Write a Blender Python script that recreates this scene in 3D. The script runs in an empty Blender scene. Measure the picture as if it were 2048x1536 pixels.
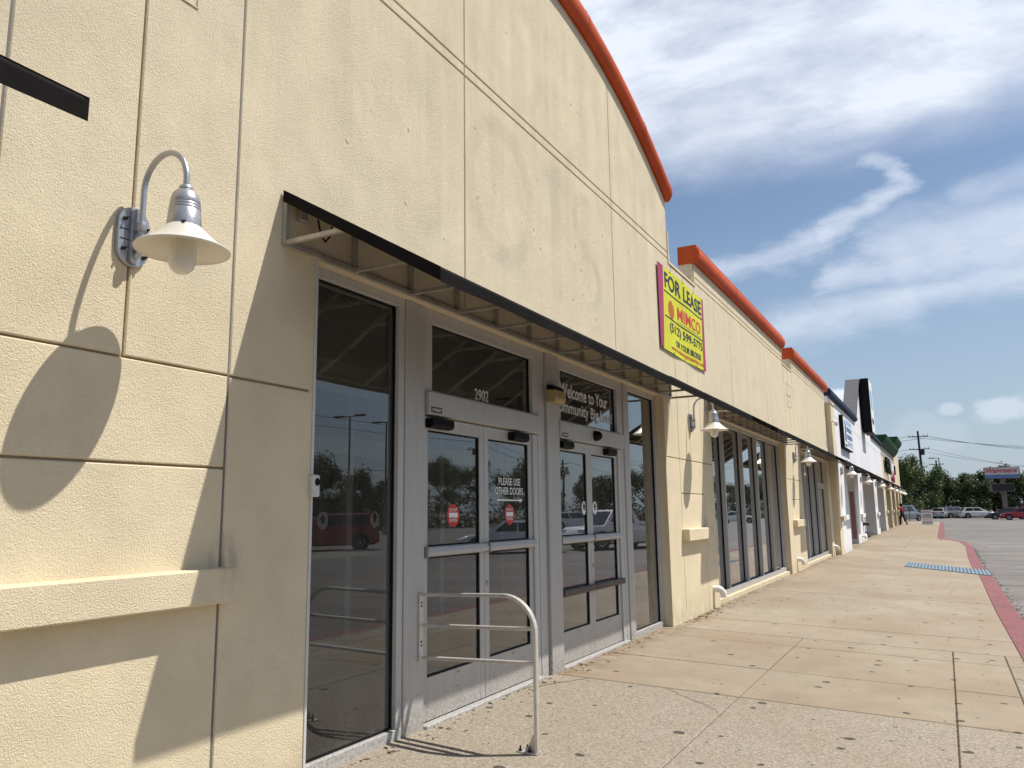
import bpy, bmesh, math, random
from mathutils import Vector, Matrix
random.seed(7)
sc = bpy.context.scene
C = sc.collection

# ------------------------------------------------------------------ camera
H = 1.55
R_ = (0.87903, 0.47658, -0.01332); U_ = (0.08887, -0.13635, 0.98667); F_ = (-0.46841, 0.86849, 0.16222)
cam = bpy.data.cameras.new('camera'); cam.lens = 27.672; cam.sensor_width = 36; cam.clip_end = 3000; cam.clip_start = 0.05
co = bpy.data.objects.new('camera', cam); C.objects.link(co)
co.matrix_world = Matrix(((R_[0], U_[0], -F_[0], 0), (R_[1], U_[1], -F_[1], 0), (R_[2], U_[2], -F_[2], H), (0, 0, 0, 1)))
sc.camera = co

# ------------------------------------------------------------------ light
SUN_AZ = math.degrees(math.atan2(1.145, .79)); SUN_EL = 58.9      # azimuth from +Y towards +X
sl = bpy.data.lights.new('sun', 'SUN'); sl.energy = 5.0; sl.angle = math.radians(.53); sl.color = (1, .955, .88)
so = bpy.data.objects.new('sun', sl); C.objects.link(so)
so.rotation_euler = Vector((-1.145, -.79, -2.305)).to_track_quat('-Z', 'Y').to_euler()
sc.view_settings.view_transform = 'Standard'; sc.view_settings.look = 'None'
sc.view_settings.exposure = .2; sc.view_settings.gamma = 1; sc.view_settings.use_curve_mapping = False

class NT:
    """small helper round a node tree"""
    def __init__(s, tree): s.t = tree; s.n = tree.nodes; s.l = tree.links
    def node(s, typ, **kw):
        n = s.n.new(typ)
        for k, v in kw.items():
            if k[0] == '_': setattr(n, k[1:], v)
        return n
    def put(s, sock, v):
        if v is None: return
        if isinstance(v, bpy.types.NodeSocket): s.l.new(v, sock)
        elif isinstance(v, (tuple, list)) and len(v) == 3 and sock.type == 'RGBA': sock.default_value = (*v, 1)
        else: sock.default_value = v
    def math(s, op, a, b=None, c=None, clamp=False):
        n = s.n.new('ShaderNodeMath'); n.operation = op; n.use_clamp = clamp
        for i, v in enumerate((a, b, c)): s.put(n.inputs[i], v)
        return n.outputs[0]
    def vmath(s, op, a, b=None, out=0):
        n = s.n.new('ShaderNodeVectorMath'); n.operation = op
        s.put(n.inputs[0], a); s.put(n.inputs[1], b)
        return n.outputs[out]
    def noise(s, vec, scale, detail=3, rough=.55, dist=0, out='Fac'):
        n = s.n.new('ShaderNodeTexNoise'); s.put(n.inputs['Vector'], vec)
        n.inputs['Scale'].default_value = scale; n.inputs['Detail'].default_value = detail
        n.inputs['Roughness'].default_value = rough; n.inputs['Distortion'].default_value = dist
        return n.outputs[out]
    def voro(s, vec, scale, feature='F1', out='Distance', rand=1):
        n = s.n.new('ShaderNodeTexVoronoi'); n.feature = feature; n.voronoi_dimensions = '2D'; s.put(n.inputs['Vector'], vec)
        n.inputs['Scale'].default_value = scale; n.inputs['Randomness'].default_value = rand
        return n.outputs[out]
    def mapr(s, v, a, b, c=0, d=1, smooth=False):
        n = s.n.new('ShaderNodeMapRange'); n.interpolation_type = 'SMOOTHSTEP' if smooth else 'LINEAR'
        for i, q in enumerate((v, a, b, c, d)): s.put(n.inputs[i], q)
        return n.outputs[0]
    def mix(s, f, a, b, blend='MIX'):
        n = s.n.new('ShaderNodeMix'); n.data_type = 'RGBA'; n.blend_type = blend
        s.put(n.inputs[0], f); s.put(n.inputs[6], a); s.put(n.inputs[7], b)
        return n.outputs[2]
    def comb(s, x, y, z):
        n = s.n.new('ShaderNodeCombineXYZ')
        for i, v in enumerate((x, y, z)): s.put(n.inputs[i], v)
        return n.outputs[0]
    def sep(s, v):
        n = s.n.new('ShaderNodeSeparateXYZ'); s.put(n.inputs[0], v); return n.outputs
    def bump(s, h, strength, dist, normal=None):
        n = s.n.new('ShaderNodeBump'); n.inputs['Strength'].default_value = strength
        n.inputs['Distance'].default_value = dist; s.put(n.inputs['Height'], h); s.put(n.inputs['Normal'], normal)
        return n.outputs[0]

# ------------------------------------------------------------------ world: clear sky with cirrus
w = bpy.data.worlds.new('World'); sc.world = w; w.use_nodes = True
T = NT(w.node_tree); T.n.clear()
sky = T.n.new('ShaderNodeTexSky'); sky.sky_type = 'NISHITA'; sky.sun_disc = False
sky.sun_elevation = math.radians(SUN_EL); sky.sun_rotation = math.radians(SUN_AZ)
sky.air_density = 1.0; sky.dust_density = .6; sky.ozone_density = 1.2; sky.altitude = 200
gen = T.node('ShaderNodeTexCoord').outputs['Generated']
dx, dy, dz = T.sep(gen)
den = T.math('MAXIMUM', T.math('ADD', dz, .12), .05)
px_ = T.math('DIVIDE', dx, den); py_ = T.math('DIVIDE', dy, den)
pl = T.comb(px_, py_, 0)
warp = T.noise(pl, 1.1, 3, .55, 0, 'Color')
plw = T.vmath('ADD', pl, T.vmath('MULTIPLY', T.vmath('SUBTRACT', warp, (.5, .5, .5)), (.9, .9, 0)))
big = T.noise(plw, .8, 5, .55)
# cloud banks lie at fixed compass bearings (u = sideways slope, v = upward slope towards +Y)
yy = T.math('MAXIMUM', dy, .05)
u0 = T.math('DIVIDE', dx, yy); v0 = T.math('DIVIDE', dz, yy)
wn = T.sep(T.noise(T.comb(u0, T.math('MULTIPLY', v0, 2.2), 0), 5.0, 7, .66, 0, 'Color'))
u = T.math('ADD', u0, T.math('MULTIPLY', T.math('SUBTRACT', wn[0], .5), .14))
v = T.math('ADD', v0, T.math('MULTIPLY', T.math('SUBTRACT', wn[1], .5), .085))
def cap(ax, ay, bx, by, r):
    """soft capsule from a to b"""
    ex, ey = bx - ax, by - ay; L2 = ex * ex + ey * ey
    qx = T.math('SUBTRACT', u, ax); qy = T.math('SUBTRACT', v, ay)
    t = T.math('DIVIDE', T.math('ADD', T.math('MULTIPLY', qx, ex), T.math('MULTIPLY', qy, ey)), L2, None, True)
    rx = T.math('SUBTRACT', qx, T.math('MULTIPLY', t, ex)); ry = T.math('SUBTRACT', qy, T.math('MULTIPLY', t, ey))
    d = T.math('SQRT', T.math('ADD', T.math('MULTIPLY', rx, rx), T.math('MULTIPLY', ry, ry)))
    return T.mapr(d, 0, r, 1, 0, True)
bank = T.mapr(T.math('SUBTRACT', v, T.math('MULTIPLY', T.math('ABSOLUTE', T.math('ADD', u, .06)), .12)), 0.385, .50, 0, 1, True)
bank = T.math('MULTIPLY', bank, 1.12)
parts_ = [(cap(-.03, .41, -.018, .365, .026), .62), (cap(-.022, .362, -.10, .33, .026), .74), (cap(-.10, .33, -.235, .312, .026), .6),
          (cap(-.02, .30, .14, .30, .062), .78), (cap(-.10, .285, -.02, .295, .03), .62), (cap(-.15, .225, -.02, .24, .05), .7), (cap(-.02, .24, .12, .262, .035), .6),
          (cap(.06, .345, .2, .38, .035), .45)]
m = bank
for c_, k_ in parts_: m = T.math('MAXIMUM', m, T.math('MULTIPLY', c_, k_ * 1.12))
# away from this quarter of the sky the same sort of thin cirrus goes on
gencl = T.mapr(big, .45, .68, 0, .9, True)
front = T.mapr(dy, .55, .8, 0, 1, True)
low = T.mapr(dz, .02, .16, 0, 1, True)
base = T.math('ADD', T.math('MULTIPLY', gencl, T.math('SUBTRACT', 1, front)), T.math('MULTIPLY', m, front))
fine = T.noise(T.comb(T.math('ADD', u0, T.math('MULTIPLY', v0, .5)), T.math('MULTIPLY', v0, 2.3), dy), 7.5, 8, .62, .15)
soft = T.noise(T.comb(u0, T.math('MULTIPLY', v0, 1.5), 3), 3.4, 3, .5)
tex = T.math('MULTIPLY', T.mapr(fine, .32, .70, .56, 1.12), T.mapr(soft, .35, .65, .66, 1.08))
cov = T.math('MULTIPLY', T.math('MULTIPLY', base, tex), low, None, True)
cov = T.math('MULTIPLY', cov, .95)
# small cumulus low down
cn = T.noise(T.comb(T.math('MULTIPLY', T.math('DIVIDE', dx, T.math('MAXIMUM', T.math('ABSOLUTE', dy), .1)), 1), T.math('MULTIPLY', dz, 1.6), dy), 9, 5, .62)
def puff(a, b, r):
    qx = T.math('DIVIDE', T.math('SUBTRACT', u0, a), r); qy = T.math('DIVIDE', T.math('SUBTRACT', v0, b), r * .62)
    d = T.math('SQRT', T.math('ADD', T.math('MULTIPLY', qx, qx), T.math('MULTIPLY', qy, qy)))
    return T.mapr(T.math('ADD', d, T.math('MULTIPLY', T.math('SUBTRACT', cn, .5), 2.4)), .55, 1.0, 1, 0, True)
cum = T.math('MULTIPLY', puff(-.098, .128, .034), .95)
for a, b, r, k in ((.066, .107, .034, .42), (.016, .109, .016, .32), (-.015, .076, .05, .12)):
    cum = T.math('MAXIMUM', cum, T.math('MULTIPLY', puff(a, b, r), k))
cum = T.math('MULTIPLY', cum, T.mapr(dy, .3, .5))
cov = T.math('MAXIMUM', cov, cum)
skyc = T.mix(1, sky.outputs[0], (.96, .95, .92), 'MULTIPLY')
hz = T.mapr(dz, 0, .34, .8, 0)
skyc = T.mix(hz, skyc, (3.1, 3.9, 5.0))
col = T.mix(cov, skyc, (7.5, 7.95, 8.9))
bg = T.n.new('ShaderNodeBackground'); bg.inputs['Strength'].default_value = .104; T.put(bg.inputs[0], col)
T.l.new(bg.outputs[0], T.node('ShaderNodeOutputWorld').inputs[0])

# ------------------------------------------------------------------ materials
MATS = {}
def material(name, col=(.5, .5, .5), rough=.6, metal=0, spec=.5, fn=None, **kw):
    if name in MATS: return MATS[name]
    m = bpy.data.materials.new(name); m.use_nodes = True; t = NT(m.node_tree)
    b = t.n['Principled BSDF']; b.inputs['Base Color'].default_value = (*col, 1); b.inputs['Roughness'].default_value = rough
    b.inputs['Metallic'].default_value = metal; b.inputs['Specular IOR Level'].default_value = spec
    for k, v in kw.items(): b.inputs[k].default_value = v
    if fn: fn(t, b, t.n.new('ShaderNodeNewGeometry').outputs['Position'])
    MATS[name] = m; return m

def stucco(col, dirt=.10, ghosts=False, grain=1.0):
    def fn(t, b, P):
        x, y, z = t.sep(P)
        big = t.noise(P, .9, 5, .6)
        streak = t.noise(t.vmath('MULTIPLY', P, (3, 3, .22)), 2.2, 5, .62)
        f = t.math('ADD', t.math('MULTIPLY', t.mapr(big, .35, .7), .5), t.math('MULTIPLY', t.mapr(streak, .38, .7), .7))
        f = t.math('MULTIPLY', f, t.mapr(z, 2.6, 5.2, .12, 1.2))
        if ghosts:
            def ring(cy, cz, ry, rz, wd):
                a = t.math('DIVIDE', t.math('SUBTRACT', y, cy), ry); c = t.math('DIVIDE', t.math('SUBTRACT', z, cz), rz)
                d = t.math('SQRT', t.math('ADD', t.math('MULTIPLY', a, a), t.math('MULTIPLY', c, c)))
                return t.mapr(t.math('ABSOLUTE', t.math('SUBTRACT', d, 1)), wd * .45, wd, 1, 0, True)
            def bar(y0, y1, z0, z1):
                s = .05
                q = t.math('MULTIPLY', t.mapr(y, y0 - s, y0 + s, 0, 1, True), t.mapr(y, y1 - s, y1 + s, 1, 0, True))
                return t.math('MULTIPLY', q, t.math('MULTIPLY', t.mapr(z, z0 - .1, z0 + .1, 0, 1, True), t.mapr(z, z1 - .1, z1 + .1, 1, 0, True)))
            g = ring(6.12, 4.52, .58, .62, .22)
            for q in (bar(4.88, 5.10, 3.70, 5.30), bar(7.18, 7.42, 3.80, 5.30), bar(6.95, 7.7, 5.0, 5.2), t.math('MULTIPLY', ring(8.15, 4.18, .34, .30, .30), t.mapr(y, 7.9, 8.15, .15, 1)), t.math('MULTIPLY', ring(8.15, 4.86, .34, .30, .30), t.mapr(y, 8.15, 8.4, 1, .15)), bar(5.55, 5.75, 5.6, 6.7), t.math('MULTIPLY', ring(6.45, 6.15, .5, .55, .24), .5)):
                g = t.math('MAXIMUM', g, q)
            g = t.math('MULTIPLY', g, t.mapr(t.noise(P, 2.5, 4, .6), .22, .55))
            f = t.math('ADD', f, t.math('MULTIPLY', g, .72))
        foot = t.math('MULTIPLY', t.mapr(z, .42, 0, 0, 1, True), t.mapr(t.noise(P, 5, 4, .6), .35, .7))
        c1 = t.mix(t.math('MULTIPLY', f, dirt * 2.4, None, True), col, tuple(q * k for q, k in zip(col, (.60, .60, .66))))
        c2 = t.mix(t.math('MULTIPLY', foot, .45), c1, (.24, .17, .10))
        for cy in (3.03, 12.77, 22.49):
            qa = t.math('SUBTRACT', y, cy); qb = t.math('MULTIPLY', t.math('SUBTRACT', z, 1.30), .8)
            dd = t.math('SQRT', t.math('ADD', t.math('MULTIPLY', qa, qa), t.math('MULTIPLY', qb, qb)))
            sm = t.math('MULTIPLY', t.mapr(dd, .02, .19, .55, 0, True), t.mapr(t.noise(t.vmath('MULTIPLY', P, (6, 6, 1.5)), 3, 4, .65), .32, .62))
            c2 = t.mix(sm, c2, (.17, .14, .095))
        fl = t.noise(P, 160, 2, .5); pv = t.noise(P, 1.6, 4, .62)
        c2 = t.mix(t.mapr(pv, .4, .72, 0, .22), c2, tuple(q * k for q, k in zip(col, (.84, .80, .74))))
        c3 = t.mix(t.mapr(fl, .38, .7, 0, .42), c2, tuple(q * .72 for q in col))
        t.put(b.inputs['Base Color'], c3)
        h = t.math('ADD', t.math('MULTIPLY', t.noise(P, 215, 3, .6, .3), .6), t.math('MULTIPLY', t.noise(P, 112, 2, .5, .3), .5))
        h = t.math('ADD', t.math('MULTIPLY', h, t.mapr(t.noise(P, 2.4, 4, .6), .3, .7, .55, 1.2)), t.math('MULTIPLY', t.noise(P, 5, 3, .5), .2))
        t.put(b.inputs['Normal'], t.bump(h, 1.0 * grain, .011))
    return fn
CREAM = (.762, .658, .47)
M_cream = material('cream_stucco', CREAM, .92, spec=.15, fn=stucco(CREAM, .15, True))
M_cream_low = material('cream_stucco_plain', (.77, .66, .465), .92, spec=.15, fn=stucco((.77, .66, .465), .06))
M_white = material('white_stucco', (.80, .80, .80), .9, spec=.2, fn=stucco((.80, .80, .81), .07, False, .6))
M_cream2 = material('pale_stucco', (.70, .60, .42), .9, spec=.2, fn=stucco((.70, .60, .42), .08, False, .6))

def framefn(col):
    def fn(t, b, P):
        x, y, z = t.sep(P)
        n = t.noise(t.vmath('MULTIPLY', P, (6, 6, .6)), 3, 5, .62); n2 = t.noise(P, 40, 3, .6); sc2 = t.noise(t.vmath('MULTIPLY', P, (1, 2, 14)), 5, 3, .6)
        c = t.mix(t.mapr(n, .35, .72), col, tuple(q * .90 for q in col))
        c = t.mix(t.math('MULTIPLY', t.mapr(z, .36, .0, 0, .6, True), t.mapr(n2, .35, .65)), c, (.17, .14, .11))
        c = t.mix(t.math('MULTIPLY', t.mapr(sc2, .66, .70), t.mapr(z, 1.0, .1, 0, .5)), c, (.12, .115, .11))
        t.put(b.inputs['Base Color'], c); t.put(b.inputs['Roughness'], t.mapr(n2, .3, .7, .34, .58))
    return fn
def worn(col, k=.8, sc_=6, bump=.15):
    def fn(t, b, P):
        n = t.noise(P, sc_, 5, .6)
        n2 = t.noise(P, sc_ * 12, 3, .6)
        c = t.mix(t.mapr(n, .35, .72), col, tuple(q * k for q in col))
        t.put(b.inputs['Base Color'], c)
        r0 = b.inputs['Roughness'].default_value
        t.put(b.inputs['Roughness'], t.mapr(n2, .3, .7, max(.04, r0 - .08), min(1, r0 + .12)))
        if bump: t.put(b.inputs['Normal'], t.bump(n2, bump, .002))
    return fn
M_red = material('orange_red_metal', (.52, .08, .02), .6, spec=.18, fn=worn((.53, .082, .021), .74, 2.2))
M_navy = material('navy_metal', (.015, .028, .06), .6, spec=.15, fn=worn((.016, .03, .065), .7, 3))
M_green = material('green_metal', (.02, .10, .03), .6, spec=.15, fn=worn((.016, .072, .024), .75, 3))
M_alu = material('aluminium_frame', (.40, .39, .38), .42, .05, fn=framefn((.50, .49, .475)))
M_alu2 = material('door_aluminium', (.44, .43, .41), .45, .15, fn=framefn((.47, .455, .435)))
M_gask = material('black_gasket', (.006, .006, .006), .6, spec=.2, fn=worn((.006, .006, .006), .6, 8))
M_galv = material('galvanised_bar', (.46, .42, .35), .5, .35, fn=worn((.48, .44, .37), .7, 9))
M_brown = material('bronze_bar', (.10, .08, .07), .55, .3, fn=worn((.12, .10, .085), .6, 7))
M_fab = material('black_awning_fabric', (.010, .009, .009), .9, spec=.04, fn=worn((.011, .0098, .0095), 1.5, 2.5, .25))
M_silver = material('silver_paint', (.42, .42, .43), .33, .75, fn=worn((.44, .44, .45), .88, 14, .04))
M_shadeout = material('pale_shade_paint', (.66, .62, .55), .42, .15, fn=worn((.67, .63, .56), .9, 9, .02))
M_shadein = material('white_enamel', (.78, .72, .62), .45, fn=worn((.80, .74, .64), .88, 5, .02))
M_frost = material('frosted_glass', (.72, .70, .60), .55, spec=.4, fn=worn((.74, .72, .62), .9, 9, .02), **{'Transmission Weight': .25})
M_pvc = material('white_pvc', (.78, .76, .70), .4, fn=worn((.80, .78, .72), .85, 8, .03))
M_black = material('black_plastic', (.006, .006, .0065), .55, spec=.15, fn=worn((.006, .006, .0065), .7, 9, .05))
M_dark = material('dark_bolt', (.03, .028, .026), .5, .5, fn=worn((.03, .028, .026), .6, 20))
M_beige = material('beige_plastic', (.42, .32, .15), .5, fn=worn((.44, .34, .16), .8, 12, .05))
M_white_p = material('white_vinyl', (.80, .80, .78), .5, fn=worn((.82, .82, .80), .94, 6, .0))
M_redv = material('red_vinyl', (.55, .02, .015), .45, fn=worn((.57, .022, .016), .85, 9, .0))
M_joint = material('joint_filler', (.10, .08, .06), .95, spec=.1, fn=worn((.105, .082, .06), .6, 12))
M_bead = material('grey_joint_bead', (.30, .28, .27), .6, fn=worn((.31, .29, .28), .8, 6))
M_beadd = material('dark_joint_bead', (.17, .155, .15), .7, spec=.2, fn=worn((.18, .165, .16), .8, 6))
M_trim = material('pale_trim', (.60, .59, .57), .5, .1, fn=worn((.60, .59, .57), .88, 6, .03))
M_rail = material('rail_aluminium', (.62, .59, .54), .38, .45, fn=worn((.64, .61, .56), .82, 15, .04))
M_int = material('interior_paint', (.62, .60, .55), .8, fn=worn((.64, .62, .57), .9, 2))
M_ceil = material('ceiling_tile', (.78, .76, .68), .9, fn=worn((.80, .78, .70), .94, 30))
M_intfl = material('interior_floor', (.55, .52, .47), .45, fn=worn((.57, .54, .48), .85, 3))
M_wood = material('weathered_pole', (.055, .042, .034), .9, fn=worn((.06, .046, .036), .6, 6))
M_steel = material('dark_bronze_steel', (.035, .03, .027), .5, .4, fn=worn((.036, .031, .028), .7, 5))
M_yellow = material('yellow_banner', (.62, .62, .035), .6, spec=.2, fn=worn((.62, .62, .04), .9, 2, .1))
M_magenta = material('magenta_banner_edge', (.36, .028, .11), .55, fn=worn((.37, .03, .115), .8, 3, .1))
M_navyink = material('navy_ink', (.012, .018, .045), .5, fn=worn((.012, .018, .045), .8, 3, 0))
M_redink = material('red_ink', (.60, .03, .015), .5, fn=worn((.60, .03, .016), .85, 3, 0))
M_orangeink = material('orange_ink', (.62, .10, .012), .5, fn=worn((.62, .10, .012), .85, 3, 0))
M_blueink = material('blue_ink', (.03, .10, .34), .5, fn=worn((.03, .10, .35), .75, 3, 0))
M_lblue = material('light_blue_ink', (.30, .48, .68), .5, fn=worn((.30, .48, .68), .85, 3, 0))
M_pink = material('pink_letter', (.55, .02, .16), .5, fn=worn((.55, .02, .16), .8, 3, 0))
M_redp = material('red_painted_panel', (.36, .12, .12), .8, fn=worn((.42, .20, .19), .8, 3))
M_screen = material('dark_led_screen', (.004, .004, .010), .35, fn=worn((.004, .004, .011), .6, 4, 0))
M_signtan = material('tan_sign_post', (.16, .13, .115), .7, fn=worn((.17, .14, .12), .75, 2))

def glass_fn(tint, rough=0.0):
    m = bpy.data.materials.new('storefront_glass'); m.use_nodes = True; t = NT(m.node_tree); t.n.clear()
    tr = t.n.new('ShaderNodeBsdfTransparent'); tr.inputs[0].default_value = (*tint, 1)
    gl = t.n.new('ShaderNodeBsdfGlossy'); gl.inputs['Roughness'].default_value = rough; gl.inputs[0].default_value = (.93, .95, .98, 1)
    P = t.n.new('ShaderNodeNewGeometry').outputs['Position']
    t.put(gl.inputs['Normal'], t.bump(t.noise(P, .7, 2, .5), .03, .04))
    fr = t.n.new('ShaderNodeFresnel'); fr.inputs[0].default_value = 1.52
    f = t.math('MULTIPLY', fr.outputs[0], 2.2, None, True)
    mx = t.n.new('ShaderNodeMixShader'); t.put(mx.inputs[0], f); t.l.new(tr.outputs[0], mx.inputs[1]); t.l.new(gl.outputs[0], mx.inputs[2])
    df = t.n.new('ShaderNodeBsdfDiffuse'); df.inputs[0].default_value = (.50, .47, .42, 1)
    x, y, z = t.sep(P)
    du = t.math('MULTIPLY', t.mapr(t.noise(t.vmath('MULTIPLY', P, (1, 2, .5)), 2.2, 6, .65), .3, .75, .015, .075), t.mapr(z, .9, .05, 1, 2.2))
    m2 = t.n.new('ShaderNodeMixShader'); t.put(m2.inputs[0], du); t.l.new(mx.outputs[0], m2.inputs[1]); t.l.new(df.outputs[0], m2.inputs[2])
    t.l.new(m2.outputs[0], t.n.new('ShaderNodeOutputMaterial').inputs[0])
    return m
M_glass = glass_fn((.84, .85, .80))

def aggregate(t, b, P):
    big = t.noise(P, .8, 5, .6)
    v = t.voro(P, 105, 'F1', 'Color'); d = t.voro(P, 105, 'F1', 'Distance')
    g = t.math('ADD', t.math('MULTIPLY', t.sep(v)[0], .75), t.math('MULTIPLY', t.noise(P, 40, 3, .6), .3))
    c = t.mix(t.mapr(g, .25, .85), (.22, .185, .143), (.375, .325, .255))
    c = t.mix(t.mapr(g, .84, .96, 0, .55), c, (.58, .53, .44))
    c = t.mix(t.mapr(g, .28, .12, 0, .5), c, (.15, .12, .09))
    c = t.mix(t.mapr(big, .38, .7, 0, .36), c, (.25, .20, .14))
    c = gum(t, P, c, True)
    t.put(b.inputs['Base Color'], c)
    h = t.math('SUBTRACT', t.math('MULTIPLY', t.noise(P, 60, 4, .65), .6), t.math('MULTIPLY', d, .5))
    t.put(b.inputs['Normal'], t.bump(h, .6, .008))
def gum(t, P, c, cracks=False):
    """old chewing gum and drip spots, each its own blot; cracks"""
    pw = t.vmath('ADD', P, t.vmath('MULTIPLY', t.vmath('SUBTRACT', t.noise(P, 14, 2, .5, 0, 'Color'), (.5, .5, .5)), (.05, .05, 0)))
    d1 = t.voro(pw, 2.7); r1 = t.sep(t.voro(pw, 2.7, 'F1', 'Color'))
    rad = t.mapr(r1[0], .45, 1, .0, .11)
    c = t.mix(t.math('MULTIPLY', t.math('LESS_THAN', d1, rad), .88), c, (.055, .045, .038))
    d2 = t.voro(t.vmath('ADD', pw, (.31, 7.7, 0)), 5.2); r2 = t.sep(t.voro(t.vmath('ADD', pw, (.31, 7.7, 0)), 5.2, 'F1', 'Color'))
    rad2 = t.mapr(r2[1], .6, 1, 0, .085)
    c = t.mix(t.math('MULTIPLY', t.math('LESS_THAN', d2, rad2), .5), c, (.09, .07, .05))
    if not cracks: return c
    ck = t.voro(t.vmath('ADD', P, t.vmath('MULTIPLY', t.vmath('SUBTRACT', t.noise(P, 1.6, 4, .6, 0, 'Color'), (.5, .5, .5)), (.3, .3, 0))), .36, 'DISTANCE_TO_EDGE')
    c = t.mix(t.math('MULTIPLY', t.mapr(ck, .0022, .0055, 1, 0), t.mapr(t.noise(P, .5, 2, .5), .47, .53)), c, (.10, .08, .06))
    return c
def smooth_conc(tone):
    def fn(t, b, P):
        big = t.noise(P, .55, 5, .62); md = t.noise(P, 3.2, 5, .65)
        sw = t.noise(t.vmath('MULTIPLY', P, (1, 7, 1)), 2.4, 4, .6)
        fn_ = t.noise(P, 70, 3, .6)
        c = t.mix(t.mapr(big, .32, .7), tone, tuple(q * k for q, k in zip(tone, (.78, .68, .60))))
        c = t.mix(t.mapr(md, .4, .72, 0, .5), c, tuple(q * .66 for q in tone))
        c = t.mix(t.mapr(sw, .5, .75, 0, .28), c, tuple(q * .66 for q in tone))
        c = t.mix(t.mapr(fn_, .4, .75, 0, .22), c, tuple(q * 1.25 for q in tone))
        x, y, z = t.sep(P)
        c = t.mix(t.math('MULTIPLY', t.mapr(x, -3.0, -3.45, 0, 1, True), t.mapr(t.noise(P, 4, 5, .65), .4, .6, 0, .75)), c, (.17, .12, .075))
        c = gum(t, P, c)
        t.put(b.inputs['Base Color'], c)
        t.put(b.inputs['Normal'], t.bump(t.math('ADD', md, t.math('MULTIPLY', fn_, .35)), .3, .006))
    return fn
M_agg = material('exposed_aggregate', (.4, .34, .26), .9, spec=.2, fn=aggregate)
M_conc = material('tan_concrete', (.45, .36, .26), .88, spec=.2, fn=smooth_conc((.325, .272, .203)))
M_conc2 = material('pale_concrete', (.50, .42, .31), .88, spec=.2, fn=smooth_conc((.342, .293, .226)))
def asphalt(t, b, P):
    big = t.noise(P, .12, 5, .6); md = t.noise(P, 1.5, 5, .65); f = t.noise(P, 60, 3, .7)
    st = t.noise(t.vmath('MULTIPLY', P, (.25, 2.2, 1)), .8, 5, .62)
    c = t.mix(t.mapr(big, .35, .68), (.20, .185, .17), (.145, .136, .128))
    c = t.mix(t.mapr(st, .50, .66, 0, .8), c, (.095, .09, .086))
    c = t.mix(t.mapr(st, .42, .32, 0, .4), c, (.29, .27, .245))
    c = t.mix(t.mapr(md, .52, .72, 0, .6), c, (.10, .093, .088))
    c = t.mix(t.mapr(f, .45, .7, 0, .4), c, (.30, .28, .26))
    t.put(b.inputs['Base Color'], c); t.put(b.inputs['Normal'], t.bump(f, .5, .008))
M_asph = material('worn_lot_paving', (.2, .19, .18), .9, spec=.2, fn=asphalt)
def kerbred(t, b, P):
    n = t.noise(P, 3, 5, .65); f = t.noise(P, 45, 4, .65)
    c = t.mix(t.mapr(n, .35, .7), (.215, .058, .062), (.16, .048, .052))
    c = t.mix(t.mapr(f, .60, .66), c, (.36, .29, .23)); c = t.mix(t.mapr(t.noise(t.vmath('MULTIPLY', P, (2.5, .5, 1)), 2.5, 5, .65), .55, .7, 0, .65), c, (.07, .045, .045))
    t.put(b.inputs['Base Color'], c); t.put(b.inputs['Normal'], t.bump(f, .3, .005))
M_kerb = material('faded_red_kerb_paint', (.33, .07, .07), .75, fn=kerbred)
M_tact = material('faded_blue_tactile', (.18, .26, .33), .8, fn=worn((.19, .275, .345), .72, 5, .3)); M_tactd = material('darker_blue_tactile', (.08, .105, .125), .9, fn=worn((.085, .11, .13), .7, 5, .3))  # second blue is darker, for the base plate between the ribs
M_paintw = material('worn_white_line', (.45, .43, .40), .8, fn=worn((.46, .44, .41), .6, 4))

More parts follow.
